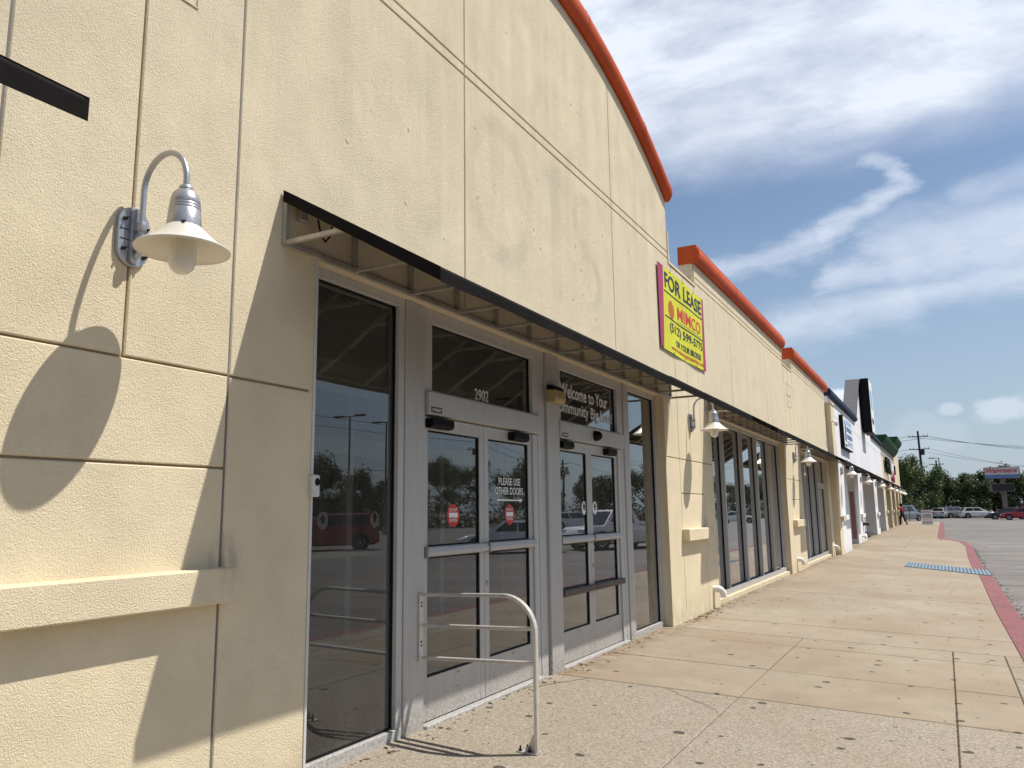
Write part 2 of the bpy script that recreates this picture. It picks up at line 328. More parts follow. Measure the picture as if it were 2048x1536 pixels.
# ------------------------------------------------------------------ mesh helpers
class MB:
    def __init__(s): s.v = []; s.f = []; s.m = []; s.cur = 0
    def face(s, idx): s.f.append(tuple(idx)); s.m.append(s.cur)
    def hexa(s, p):                       # 8 points: bottom ring 0-3, top ring 4-7
        o = len(s.v); s.v += [tuple(q) for q in p]
        for q in ((3, 2, 1, 0), (4, 5, 6, 7), (0, 1, 5, 4), (1, 2, 6, 5), (2, 3, 7, 6), (3, 0, 4, 7)): s.face([o + i for i in q])
        return s
    def box(s, x0, x1, y0, y1, z0, z1):
        return s.hexa([(x0, y0, z0), (x1, y0, z0), (x1, y1, z0), (x0, y1, z0), (x0, y0, z1), (x1, y0, z1), (x1, y1, z1), (x0, y1, z1)])
    def prism_x(s, poly, x0, x1):         # polygon in (y,z), counter-clockwise seen from +X
        n = len(poly); o = len(s.v)
        s.v += [(x0, y, z) for y, z in poly] + [(x1, y, z) for y, z in poly]
        s.face(range(o + n, o + 2 * n)); s.face(range(o + n - 1, o - 1, -1))
        for i in range(n): j = (i + 1) % n; s.face((o + i, o + j, o + n + j, o + n + i))
        return s
    def prism_y(s, poly, y0, y1):         # polygon in (x,z)
        n = len(poly); o = len(s.v)
        s.v += [(x, y0, z) for x, z in poly] + [(x, y1, z) for x, z in poly]
        s.face(range(o, o + n)); s.face(range(o + 2 * n - 1, o + n - 1, -1))
        for i in range(n): j = (i + 1) % n; s.face((o + j, o + i, o + n + i, o + n + j))
        return s
    def bar(s, a, b, wd, ht=None):        # square bar from a to b
        ht = ht or wd; a = Vector(a); b = Vector(b); d = (b - a).normalized()
        up = Vector((0, 0, 1)) if abs(d.z) < .95 else Vector((1, 0, 0))
        sx = d.cross(up).normalized() * wd / 2; sy = sx.cross(d).normalized() * ht / 2
        return s.hexa([a - sx - sy, a + sx - sy, a + sx + sy, a - sx + sy, b - sx - sy, b + sx - sy, b + sx + sy, b - sx + sy])
    def tube(s, path, r, n=10, caps=True):
        path = [Vector(p) for p in path]; k = len(path); rs = r if isinstance(r, (list, tuple)) else [r] * k
        o = len(s.v); ref = None
        for i, p in enumerate(path):
            d = (path[min(i + 1, k - 1)] - path[max(i - 1, 0)]).normalized()
            if ref is None: ref = Vector((0, 0, 1)) if abs(d.z) < .9 else Vector((0, 1, 0))
            a = (ref - d * ref.dot(d)).normalized(); b = d.cross(a); ref = a
            for j in range(n):
                t = 2 * math.pi * j / n; s.v.append(tuple(p + (a * math.cos(t) + b * math.sin(t)) * rs[i]))
        for i in range(k - 1):
            for j in range(n):
                q = (j + 1) % n; s.face((o + i * n + j, o + i * n + q, o + (i + 1) * n + q, o + (i + 1) * n + j))
        if caps: s.face(range(o + n - 1, o - 1, -1)); s.face(range(o + (k - 1) * n, o + k * n))
        return s
    def lathe(s, prof, n=24, c=(0, 0, 0), axis='z', caps=False):   # prof: (radius, height)
        o = len(s.v)
        for r, h in prof:
            for j in range(n):
                t = 2 * math.pi * j / n; a, b = r * math.cos(t), r * math.sin(t)
                s.v.append({'z': (c[0] + a, c[1] + b, c[2] + h), 'x': (c[0] + h, c[1] + a, c[2] + b), 'y': (c[0] + b, c[1] + h, c[2] + a)}[axis])
        for i in range(len(prof) - 1):
            for j in range(n):
                q = (j + 1) % n; s.face((o + i * n + j, o + i * n + q, o + (i + 1) * n + q, o + (i + 1) * n + j))
        if caps: s.face(range(o + n - 1, o - 1, -1)); s.face(range(o + (len(prof) - 1) * n, o + len(prof) * n))
        return s
    def sheet(s, rows):                   # grid of points
        o = len(s.v); k = len(rows[0])
        for r in rows: s.v += [tuple(p) for p in r]
        for i in range(len(rows) - 1):
            for j in range(k - 1): s.face((o + i * k + j, o + i * k + j + 1, o + (i + 1) * k + j + 1, o + (i + 1) * k + j))
        return s
def mesh_of(name, mb, mats, off=(0, 0, 0), smooth=False, bevel=0):
    me = bpy.data.meshes.new(name)
    me.from_pydata([(a - off[0], b - off[1], c - off[2]) for a, b, c in mb.v], [], mb.f)
    for m in (mats if isinstance(mats, (list, tuple)) else [mats]): me.materials.append(m)
    if any(mb.m): me.polygons.foreach_set('material_index', mb.m)
    if bevel:
        bm = bmesh.new(); bm.from_mesh(me)
        bmesh.ops.recalc_face_normals(bm, faces=bm.faces)
        bmesh.ops.bevel(bm, geom=list(bm.edges), offset=bevel, segments=1, affect='EDGES', clamp_overlap=True)
        bm.to_mesh(me); bm.free()
    if smooth:
        me.polygons.foreach_set('use_smooth', [True] * len(me.polygons))
        try: me.set_sharp_from_angle(angle=math.radians(40))
        except Exception: pass
    me.update(); return me
def wloc(o):
    p = Vector((0, 0, 0))
    while o: p += o.location; o = o.parent
    return p
def part(name, mb, mats, parent, smooth=False, bevel=0, local=False, label=None, kind=None):
    off = (0, 0, 0) if local else tuple(wloc(parent))
    o = bpy.data.objects.new(name, mesh_of(name, mb, mats, off, smooth, bevel)); C.objects.link(o); o.parent = parent
    if label: o['label'] = label
    if kind: o['kind'] = kind
    return o
def tag(o, label=None, cat=None, group=None, kind=None):
    if label: o['label'] = label
    if cat: o['category'] = cat
    if group: o['group'] = group
    if kind: o['kind'] = kind
    return o
def thing(name, label, cat, loc=(0, 0, 0), group=None, rz=0):
    o = bpy.data.objects.new(name, None); C.objects.link(o); o.location = loc; o.rotation_euler = (0, 0, rz); o.empty_display_size = .2
    return tag(o, label, cat, group)
def solo(name, mb, mats, label, cat, group=None, smooth=False, bevel=0, base=None):
    base = base or (0, 0, 0)
    o = bpy.data.objects.new(name, mesh_of(name, mb, mats, base, smooth, bevel)); C.objects.link(o); o.location = base
    return tag(o, label, cat, group)
def struct(name, mb, mats, smooth=False, label=None, kind='structure'):
    o = bpy.data.objects.new(name, mesh_of(name, mb, mats, (0, 0, 0), smooth)); C.objects.link(o)
    return tag(o, label, None, None, kind)
def copy_tree(o, parent=None):
    c = o.copy(); C.objects.link(c); c.parent = parent
    for ch in list(o.children): copy_tree(ch, c)
    return c
_txt = {}
def text_mesh(body, bold=0.0, shear=0.0, spacing=1.0):
    key = (body, bold, shear, spacing)
    if key not in _txt:
        cu = bpy.data.curves.new('lettering', 'FONT'); cu.body = body; cu.size = 1; cu.offset = bold; cu.shear = shear; cu.space_character = spacing
        cu.resolution_u = 3; cu.align_x = 'LEFT'
        ob = bpy.data.objects.new('lettering', cu); C.objects.link(ob)
        dg = bpy.context.evaluated_depsgraph_get(); me = bpy.data.meshes.new_from_object(ob.evaluated_get(dg))
        vs = [tuple(v.co) for v in me.vertices]; fs = [tuple(p.vertices) for p in me.polygons]
        bpy.data.objects.remove(ob); bpy.data.curves.remove(cu); bpy.data.meshes.remove(me)
        xs = [v[0] for v in vs]; ys = [v[1] for v in vs]
        _txt[key] = ([((x - min(xs)) / (max(xs) - min(xs)), (y - min(ys)) / (max(ys) - min(ys))) for x, y, _ in vs], fs)
    return _txt[key]
def lettering(body, parent, mat, X, y0, y1, z0, z1, name='lettering', bold=0.0, shear=0.0, spacing=1.0, dz=0.0, frame=None, th=.002):
    """flat letters on a wall facing +X, fitted into y0..y1 x z0..z1"""
    vs, fs = text_mesh(body, bold, shear, spacing); mb = MB(); n = len(vs)
    fr = frame or (lambda a, b, c: (X + c, y0 + (y1 - y0) * a, z0 + (z1 - z0) * b + dz * a))
    mb.v = [fr(a, b, 0) for a, b in vs]
    for f in fs: mb.face(f)
    return part(name, mb, mat, parent)

# ------------------------------------------------------------------ ground
SL = .0312
def rise(y): return 0 if y < 28 else min(.24, .0042 * (y - 28))
def gz(x, y): return -(x + 3.5) * SL + rise(y)           # pavement falls away from the shop fronts
def rz(y): return -.262 + rise(y)                         # lot paving
ys = [-40, -20, 0, 28, 45, 60, 75, 86, 100, 130, 180, 300, 700, 2500]
mb = MB(); xs = [-900, -150, -40, -3.6, 0, 4, 12, 30, 70, 200, 900]
mb.sheet([[(x, y, rz(y) - (.0 if x > -3 else .0)) for x in xs] for y in [-900, -200] + ys])
struct('parking_lot', mb, M_asph)

KIN = [(.62, -8), (.62, 10.7), (.59, 15.5), (.62, 23.45), (.55, 26.5), (.57, 32), (.66, 39.4), (.52, 43), (.12, 45.3), (-.38, 45.9), (-.46, 50.2), (-.46, 90)]
KOUT = [(.93, -8), (.93, 10.8), (.91, 15.8), (.91, 23.3), (.85, 26.2), (.85, 32.6), (.93, 39.4), (.80, 43.4), (.50, 45.3), (-.02, 46.4), (-.13, 50.4), (-.16, 90)]
def lerp_line(L, y):
    for (x0, y0), (x1, y1) in zip(L, L[1:]):
        if y0 <= y <= y1: return x0 + (x1 - x0) * (y - y0) / (y1 - y0)
    return L[-1][0] if y > L[-1][1] else L[0][0]
kerb = bpy.data.objects.new('kerb', None); C.objects.link(kerb); tag(kerb, 'faded red painted kerb along the pavement edge', None, None, 'structure')
kys = [-8, 2, 7.27, 12.0, 16.45, 22.07, 27.6, 33.7, 39.4, 45.0, 52, 60, 68, 76, 83, 90]
for y0, y1 in zip(kys, kys[1:]):
    mb = MB(); rows = []
    n = 10
    for i in range(n + 1):
        y = y0 + .004 + (y1 - y0 - .008) * i / n
        a, b = lerp_line(KIN, y) + .006, lerp_line(KOUT, y)
        z = gz(a, y)
        rows.append([(a, y, z - .2), (a, y, z + .002), (b - .03, y, gz(b, y) + .002), (b, y, gz(b, y) - .025), (b + .02, y, rz(y) - .05)])
    mb.sheet(rows); mb.face([0, 1, 2, 3, 4][::-1]); k = len(mb.v); mb.face([k - 5, k - 4, k - 3, k - 2, k - 1])
    part('kerb_stone', mb, M_kerb, kerb)
# pavement bed and slabs
pav = MB(); rows = []
for y in [-8, 0, 10, 20, 28, 34, 40, 45, 46, 52, 60, 70, 80, 90]:
    b = lerp_line(KIN, y) + .05; rows.append([(-7 if y > 82 else -4.35, y, gz(-4.0, y) - .011), (-3.4, y, gz(-3.4, y) - .011), (b, y, gz(b, y) - .011)])
pav.sheet(rows)
pavement = struct('pavement', pav, M_joint, label='concrete pavement in front of the shops')
def slab(x0, x1, y0, y1, mat, g=.0045, seg=1, tilt=0.0):
    """one pavement slab, x1 None = up to the kerb"""
    L = [y for _, y in KIN if y0 + .05 < y < y1 - .05] if x1 is None else []
    yv = [y0 + g * 2] + L + [y1 - g * 2]
    mb = MB(); top = []; edge = .007
    def xr(y): return (lerp_line(KIN, y) if x1 is None else x1 - g)
    ring = [(x0 + g, yv[0])] + [(xr(y), y) for y in yv] + [(x0 + g, yv[-1])]
    cx = sum(p[0] for p in ring) / len(ring); cy = sum(p[1] for p in ring) / len(ring)
    jz = random.uniform(-.0015, .0015)
    def ins(p): return (p[0] + (edge if p[0] < cx else -edge), p[1] + (edge if p[1] < cy else -edge))
    n = len(ring)
    mb.v = [(p[0], p[1], gz(*p) - .03) for p in ring] + [(p[0], p[1], gz(*p) - edge + jz) for p in ring] + [(*ins(p), gz(*ins(p)) + jz) for p in ring]
    for k in range(2):
        for i in range(n): j = (i + 1) % n; mb.face((k * n + i, k * n + j, k * n + n + j, k * n + n + i))
    mb.face(range(2 * n, 3 * n))
    return part('slab', mb, mat, pavement)
XC = [-4.3, -1.72, -.06, .455]
for a, b, mt in ((-8, -3.5, M_agg), (-3.5, .2, M_agg), (.2, 3.7, M_agg), (3.7, 7.27, M_agg), (7.27, 8.6, M_conc), (8.6, 10.17, M_conc), (10.17, 10.85, M_conc)):
    for x0, x1 in zip(XC, XC[1:]): slab(x0, x1, a, b, mt)
    slab(.455, None, a, b, M_agg if a < 10 else M_conc)
rws = [10.85, 12.0, 16.45, 22.07, 27.6, 33.7, 36.2, 39.4, 42.6, 45.85, 49, 52, 56, 60, 64, 68, 72, 76, 80, 84]
for a, b in zip(rws, rws[1:]):
    mt = M_conc2 if a < 45 else M_conc
    if 36 < a < 46: slab(-4.3, -1.55, a, b, mt); slab(-1.55, None, a, b, mt)
    else: slab(-4.3, None, a, b, mt)
slab(-7, None, 84, 90, M_conc2)

# tactile strip
tact = thing('tactile_strip', 'faded blue ribbed tactile strip across the pavement to the red kerb', 'tactile strip', (-.1, 25.2, gz(-.1, 25.2)))
def tp(s, q): # s 0..1 along X, q 0..1 along Y
    x = -1.13 + 2.03 * s; y = (25.2 - 2.05 * s) + q * 2.1
    return x, y
mb = MB(); rows = []
for i in range(13):
    rows.append([(x, y, gz(x, y) + (.006 if 0 < k < 3 else -.01)) for k, (x, y) in enumerate([tp(i / 12, q) for q in (0, 0, 1, 1)])])
mb.sheet(rows); part('base_plate', mb, M_tactd, tact)
for i in range(24):
    s0, s1 = (i + .14) / 24, (i + .74) / 24; mb = MB()
    for j in range(1):
        a, b, c, d = tp(s0, .02), tp(s1, .02), tp(s1, .98), tp(s0, .98)
        mb.hexa([(p[0], p[1], gz(*p) + .004) for p in (a, b, c, d)] + [(p[0], p[1], gz(*p) + .016) for p in (a, b, c, d)])
    part('rib', mb, M_tact, tact)

# lot markings
for i, (x0, x1, y0, y1) in enumerate(((1.6, 3.4, 41.5, 41.7), (3.9, 9, 41.5, 41.7), (2.2, 2.6, 52, 52.5), (2.5, 2.9, 62, 62.6))):
    if i < 2:
        mb = MB(); mb.sheet([[(x0, y0, rz(y0) + .004), (x1, y0, rz(y0) + .004)], [(x0, y1, rz(y1) + .004), (x1, y1, rz(y1) + .004)]])
        tag(struct('painted_line', mb, M_paintw), ('short' if i == 0 else 'longer') + ' worn white line painted on the lot paving')

# ------------------------------------------------------------------ the cream shop building
XW = -3.38; XF = -3.50; XG = -3.56
M_groove = material('brown_groove_coat', (.34, .255, .145), .95, spec=.1, fn=worn((.35, .26, .15), .7, 5))  # brown-cream coat for the joint backing and groove strips
shop = thing('shop_building', 'cream stucco shop building with orange red coping and glass sliding doors', 'building', (-8, 12, 0))
CS = [2.36, 12.10, 21.82]
def arc(y, c): d = y - c; return 7.36 - .064 * d * d
def panel(poly, mat=M_cream, g=.006, name='stucco_panel', x1=XW):
    """stucco panel with its own chamfered edge; polygon shrunk by g for the joint"""
    n = len(poly); out = []
    for i in range(n):
        p = Vector(poly[i]); a = Vector(poly[i - 1]); b = Vector(poly[(i + 1) % n])
        e1 = (p - a).normalized(); e2 = (b - p).normalized()
        n1 = Vector((-e1.y, e1.x)); n2 = Vector((-e2.y, e2.x))
        den = 1 + n1.dot(n2); q = p + (n1 + n2) * (g / max(den, .3)); out.append((q.x, q.y))
    e = .006; inn = []
    for i in range(n):
        p = Vector(out[i]); a = Vector(out[i - 1]); b = Vector(out[(i + 1) % n])
        e1 = (p - a).normalized(); e2 = (b - p).normalized()
        n1 = Vector((-e1.y, e1.x)); n2 = Vector((-e2.y, e2.x))
        q = p + (n1 + n2) * (e / max(1 + n1.dot(n2), .3)); inn.append((q.x, q.y))
    mb = MB()
    mb.v = [(x1 - .05, y, z) for y, z in out] + [(x1 - e, y, z) for y, z in out] + [(x1, y, z) for y, z in inn]
    for k in range(2):
        for i in range(n): j = (i + 1) % n; mb.face((k * n + i, k * n + j, k * n + n + j, k * n + n + i))
    mb.face(range(2 * n, 3 * n))
    return part(name, mb, mat, shop)
def rect(a, b, c, d): return [(a, c), (b, c), (b, d), (a, d)]
bead = 0.009
YL, YR = -7.0, 29.45
ZH = 3.19; ZB0, ZB1 = 5.37, 5.47; ZN = 5.29; ZP = 5.74
# backing wall, seen only in the joints
for i, c in enumerate(CS):
    part('wall', MB().box(XW - .32, XW - .016, c - 1.28, c + 1.28, -.3, ZH + .02), M_groove, shop)
part('wall', MB().box(XW - .32, XW - .016, YL, CS[0] - 1.28, -.3, ZH + .02), M_groove, shop)
part('wall', MB().box(XW - .33, XW - .018, YL, YR, ZH + .02, ZN), M_groove, shop)
for a, b in ((YL, 1.61), (CS[1] + .74, CS[2] - .74), (CS[2] + .74, YR)):
    part('wall', MB().box(XW - .25, XW - .018, a, b, ZN, ZP + .05), M_groove, shop)
for c in (7.23,):
    ysq = [c - 4.08 + 8.16 * i / 24 for i in range(25)]
    part('wall', MB().prism_x([(ysq[0], ZN)] + [(ysq[-1], ZN)] + [(y, arc(y, c) + .1) for y in reversed(ysq)], XW - .33, XW - .018), M_groove, shop)
# lower pier panels
for i, c in enumerate(CS):
    l, r = c - 1.3, c + 1.3
    for a, b in ((l, c - .64), (c + .64, r)):
        panel(rect(a, b, -.12, 2.315), M_cream_low, bead if i == 0 else .006)
        if i > 0 or a > c: pass
    panel(rect(c - .64, c + .64, -.12, 1.81), M_cream_low); panel(rect(c - .64, c + .64, 1.81, 2.315), M_cream_low)
    # upper pier: two columns either side of the centre groove
    panel(rect(c - .64, c, 2.315, ZN if i else ZB0)); panel(rect(c, c + .64, 2.315, ZN if i else ZB0))
# panels over the openings
def over(cl, cr, i):
    a, b = cl + .64, cr - .64
    v1, v2 = cl + 3.1, cl + 6.62
    panel([(a, 2.315), (cl + 1.3, 2.315), (cl + 1.3, ZH), (v1, ZH), (v1, ZB0), (a, ZB0)])
    panel(rect(v1, v2, ZH, ZB0))
    panel([(v2, ZH), (cr - 1.3, ZH), (cr - 1.3, 2.315), (b, 2.315), (b, ZB0), (v2, ZB0)])
    for p, q in ((a, v1), (v1, v2), (v2, b)): panel(rect(p, q, ZB0, ZB1))
    return a, b, v1, v2
a, b, v1, v2 = over(CS[0], CS[1], 0)
c = 7.23
def arcpoly(y0, y1):
    n = 8; return [(y0, ZB1), (y1, ZB1)] + [(y1 + (y0 - y1) * k / n, arc(y1 + (y0 - y1) * k / n, c) + .06) for k in range(n + 1)]
panel(arcpoly(c - 4.1, v1)); panel(arcpoly(v1, v2)); panel(arcpoly(v2, c + 4.1))
a2, b2, w1, w2 = over(CS[1], CS[2], 1)
for p, q in ((CS[1] + .74, w1), (w1, w2), (w2, CS[2] - .74)): panel(rect(p, q, ZB1, ZP))
# right-hand section up to the end pilaster
cl = CS[2]; a = cl + .64; x1_, x2_ = cl + 3.1, YR
panel([(a, 2.315), (cl + 1.3, 2.315), (cl + 1.3, ZH), (x1_, ZH), (x1_, ZB0), (a, ZB0)])
panel(rect(x1_, x1_ + 2.3, ZH, ZB0)); panel([(x1_ + 2.3, ZH), (28.65, ZH), (28.65, -.1), (YR, -.1), (YR, ZB0), (x1_ + 2.3, ZB0)])
part('wall', MB().box(XW - .32, XW - .02, 28.67, YR, -.3, ZH + .02), M_groove, shop)
for p, q in ((cl + .74, x1_), (x1_, x1_ + 2.3), (x1_ + 2.3, YR)): panel(rect(p, q, ZB0, ZB1)); panel(rect(p, q, ZB1, ZP))
# left of the first pier, mostly outside the photograph
panel(rect(YL, CS[0] - 1.3, -.12, 2.315), M_cream_low); panel(rect(YL, CS[0] - .64, 2.315, ZB0)); panel(rect(YL, 1.62, ZB0, ZP)); panel(rect(1.62, 3.0, ZB0, ZB1))
# grey joint beads beside the first pier
for y in (CS[0] - .64, CS[0] + .64):
    part('joint_bead', MB().box(XW - .02, XW - .006, y - .0055, y + .0055, -.1, ZB0), M_beadd, shop)
# square relief frames high on the piers
for c in CS:
    for z0 in ((4.32, 4.64) if c < 5 else (4.24, 4.56)):
        mb = MB(); t_ = .009
        for q in ((c - .31, c + .31, z0, z0 + t_), (c - .31, c + .31, z0 + .30 - t_, z0 + .30), (c - .31, c - .31 + t_, z0 + t_, z0 + .30 - t_), (c + .31 - t_, c + .31, z0 + t_, z0 + .30 - t_)):
            mb.box(XW - .002, XW + .006, *q)
        part('relief_frame', mb, M_cream, shop)
# ledges
for c in CS:
    mb = MB(); mb.box(XW - .02, XW + .112, c - .675, c + .675, 1.118, 1.292)
    part('ledge', mb, M_cream_low, shop, bevel=.008)
# jamb returns and head soffits of the openings
for y0, y1 in ((CS[0] + 1.3, CS[1] - 1.3), (CS[1] + 1.3, CS[2] - 1.3), (CS[2] + 1.3, 28.65)):
    part('jamb_return', MB().box(XW - .30, XW - .002, y0 - .03, y0 - .0, -.1, ZH), M_cream_low, shop)
    part('jamb_return', MB().box(XW - .30, XW - .002, y1, y1 + .03, -.1, ZH), M_cream_low, shop)
    part('soffit', MB().box(XW - .30, XW - .004, y0 + .001, y1 - .001, ZH - .004, ZH + .03), M_cream_low, shop)
# roof, side and back so that the inside is really inside
part('roof', MB().box(-22, XW - .34, YL, 31.2, 5.0, 5.2), M_int, shop)
part('wall', MB().box(-22, -21.8, YL, 31.2, -.3, 5.0), M_int, shop)
part('wall', MB().box(-21.8, XW - .33, YL, YL + .2, -.3, 5.0), M_int, shop)
part('interior_floor', MB().box(-21.8, XF - .12, YL + .2, 31, -.2, .012), M_intfl, shop)
part('interior_wall', MB().box(-13.2, -13.0, YL + .2, 31, .012, 3.5), M_int, shop)
part('interior_wall', MB().box(-13.0, XW - .33, 10.95, 11.05, .012, 5.0), M_int, shop)
part('interior_wall', MB().box(-13.0, XW - .33, 3.2, 3.3, .012, 5.0), M_int, shop)
# coping
PROF = [(0, 0), (.04, -.010), (.085, .035), (.115, .11), (.118, .18), (.10, .235), (.065, .262), (.065, .315), (-.26, .315), (-.26, 0)]
def coping(yl, zf, mat, name='coping', prof=PROF, parent=None):
    mb = MB(); n = len(prof); o = 0
    for y in yl: mb.v += [(XW + p, y, zf(y) + q) for p, q in prof]
    for i in range(len(yl) - 1):
        for j in range(n): k = (j + 1) % n; mb.face((i * n + j, (i + 1) * n + j, (i + 1) * n + k, i * n + k))
    mb.face(range(n)); mb.face(range(len(mb.v) - 1, len(mb.v) - n - 1, -1))
    return part(name, mb, mat, parent or shop, smooth=True)
c = 7.23
coping([c - 4.14 + 8.28 * i / 40 for i in range(41)], lambda y: arc(max(min(y, c + 4.1), c - 4.1), c), M_red)
coping([CS[1] + .70, CS[2] - .70], lambda y: ZP - .03, M_red); coping([CS[2] + .70, YR + .35], lambda y: ZP - .06, M_red); coping([YL, 1.66], lambda y: ZP - .06, M_red)
for yl, zf in (([4.2, 6.2, 8.2, 10.2], lambda y: arc(y, 7.23)), ([15.6, 18.4], lambda y: ZP - .03), ([25.0, 27.6], lambda y: ZP - .06)):
    for y in yl:
        mb = MB(); n = 8; pf = [(p * 1.0 + (.004 if p > 0 else 0), q + (.004 if q > .2 else 0)) for p, q in PROF[:8]]
        for k, yy_ in enumerate((y - .03, y + .03)): mb.v += [(XW + p, yy_, zf(yy_) + q) for p, q in pf]
        for j in range(n - 1): mb.face((j, j + 1, n + j + 1, n + j))
        part('coping_seam', mb, M_red, shop, smooth=True)
# pale flashing round the notches above the piers
for c in CS[1:]:
    mb = MB(); t_ = .045; l, r = c - .77, c + .72
    mb.box(XW - .34, XW + .014, l, r, ZN, ZN + t_); mb.box(XW - .06, XW + .014, l, l + t_, ZN + t_, ZN + .52); mb.box(XW - .06, XW + .014, r - t_, r, ZN + t_, ZN + .27)
    part('notch_flashing', mb, M_cream_low, shop, bevel=.004)
    part('parapet_end', MB().box(XW - .255, XW - .02, r, r + .03, ZN, ZP - .03), M_cream, shop)
# small mounting scars left by the old sign letters
mb = MB(); rnd = random.Random(3)
for k in range(70):
    y = rnd.uniform(3.9, 9.6); z = rnd.uniform(3.7, 6.4)
    if z > arc(y, 7.23) - .3 or abs(y - 5.46) < .1 or abs(y - 8.98) < .08 or 5.33 < z < 5.5: continue
    r = rnd.uniform(.010, .028); n = 7; o = len(mb.v)
    mb.v.append((XW + r * .2, y, z)); rr = [r * rnd.uniform(.7, 1.35) for _ in range(n)]
    mb.v += [(XW - .002, y + rr[j] * math.cos(6.283 * j / n), z + rr[j] * 1.3 * math.sin(6.283 * j / n)) for j in range(n)]
    for j in range(n): mb.face((o, o + 1 + j, o + 1 + (j + 1) % n))
part('mounting_scars', mb, material('patch_stucco', (.60, .52, .37), .95, spec=.1, fn=worn((.64, .55, .38), .6, 40)), shop, kind='stuff')

# ---- glazing
def gasket(parent, y0, y1, z0, z1, d=.04, t_=.012, xg=XG):
    mb = MB(); x0, x1 = xg + .002, xg + d
    mb.box(x0, x1, y0, y0 + t_, z0, z1); mb.box(x0, x1, y1 - t_, y1, z0, z1)
    mb.box(x0, x1, y0 + t_, y1 - t_, z0, z0 + t_); mb.box(x0, x1, y0 + t_, y1 - t_, z1 - t_, z1)
    return part('gasket', mb, M_gask, parent)
def pane(parent, y0, y1, z0, z1, xg=XG, gd=.025):
    mb = MB(); mb.v = [(xg, y0, z0), (xg, y1, z0), (xg, y1, z1), (xg, y0, z1)]; mb.face((0, 1, 2, 3))
    p = part('pane', mb, M_glass, parent); gasket(parent, y0, y1, z0, z1, d=gd, xg=xg); return p
def window(parent, y0, y1, z0, z1, mull, name='window', fw=.06, xf=XF, mat=M_alu, sill=.09, dg=.05, gd=.014):
    mb = MB(); xi = xf - dg - .08
    mb.box(xi, xf, y0, y1, z0, z0 + sill); mb.box(xi, xf, y0, y1, z1 - fw, z1)
    ye = [y0 + fw / 2] + list(mull) + [y1 - fw / 2]
    for y in ye: mb.box(xi, xf - .001, y - fw / 2, y + fw / 2, z0 + sill, z1 - fw)
    fr = part(name, mb, mat, parent, bevel=.003)
    for a, b in zip(ye, ye[1:]): pane(fr, a + fw / 2, b - fw / 2, z0 + sill, z1 - fw, xg=xf - dg, gd=gd)
    return fr
# entrance bay
window(shop, 3.662, 4.78, -.02, ZH - .005, [], fw=.07)
part('post', MB().box(XF - .14, XF + .012, 4.783, 5.035, -.04, ZH - .005), M_alu2, shop, bevel=.006)
part('post', MB().box(XF - .14, XF - .004, 7.03, 7.185, -.04, ZH - .005), M_alu, shop, bevel=.005)
part('post', MB().box(XF - .14, XF + .03, 7.19, 7.47, -.04, ZH - .005), M_alu2, shop, bevel=.006)
part('post', MB().box(XF - .14, XF - .004, 9.36, 9.45, -.04, ZH - .005), M_alu, shop, bevel=.005)
part('post', MB().box(XF - .14, XF + .012, 9.453, 9.60, -.04, ZH - .005), M_alu2, shop, bevel=.006)
window(shop, 9.603, 10.80, -.02, ZH - .005, [], fw=.07)
def transom(y0, y1):
    return window(shop, y0, y1, 2.505, ZH - .006, [], name='transom_window', fw=.11, sill=.02)
def leaf(y0, y1, push):
    x = XF - .025; st = .075; mb = MB(); xi = x - .05
    mb.box(xi, x, y0, y0 + st, .03, 2.318); mb.box(xi, x, y1 - st, y1, .03, 2.318)
    a, b = y0 + st, y1 - st
    for z0, z1 in ((.03, .34), (1.225, 1.305), (2.21, 2.318)): mb.box(xi, x - .001, a, b, z0, z1)
    d = part('sliding_door', mb, M_alu2, shop, bevel=.003)
    pane(d, a, b, .34, 1.225, x - .022, .013); pane(d, a, b, 1.305, 2.21, x - .022, .013)
    mb = MB().prism_y([(x, 1.225), (x + .05, 1.235), (x + .055, 1.265), (x + .04, 1.30), (x, 1.305)], y0 + .005, y1 - .005)
    part('bumper_rail', mb, M_alu2, d, bevel=.003)
    part('rail_cap', MB().box(x, x + .06, y0 - .004, y0 + .012, 1.222, 1.308), M_bead, d, bevel=.002)
    mb = MB().box(x, x + .002, y0 + (y1 - y0) * .52, y0 + (y1 - y0) * .52 + .05, .305, .318); part('maker_plate', mb, M_bead, d)
    if push: part('push_bar', MB().box(x + .012, x + .07, y0 + .01, y1 - .01, .70, .765), M_brown, d, bevel=.008)
    else: pass
    return d
doors = {}
for (d0, d1), push in (((5.05, 7.02), False), ((7.475, 9.355), True)):
    tr = transom(d0 - .01, d1); doors[('t', push)] = tr
    mb = MB().box(XF - .12, XF + .045, d0 - .005, d1 + (.03 if not push else .0), 2.325, 2.503)
    hd = part('door_header', mb, M_alu2, shop, bevel=.004); doors[('h', push)] = hd
    mid = (d0 + d1 - .08) / 2 if not push else (d0 + d1 - .11) / 2
    e = d1 - .10 if not push else d1 - .11
    doors[('l', push)] = leaf(d0 + .005, mid - .003, push); doors[('r', push)] = leaf(mid + .003, e, push)
    mb = MB().box(XF - .14, XF - .006, e + .004, d1 - .001, .0, 2.32); part('post', mb, M_alu, shop, bevel=.004)
    part('lock', MB().lathe([(.001, .012), (.017, .012), (.02, 0)], 14, (XF - .025, mid + .04, .96), 'x'), M_silver, doors[('r', push)], smooth=True)
    part('threshold', MB().box(XF - .14, XF + .04, d0 - .01, d1, -.03, .022), M_alu, shop, bevel=.004)
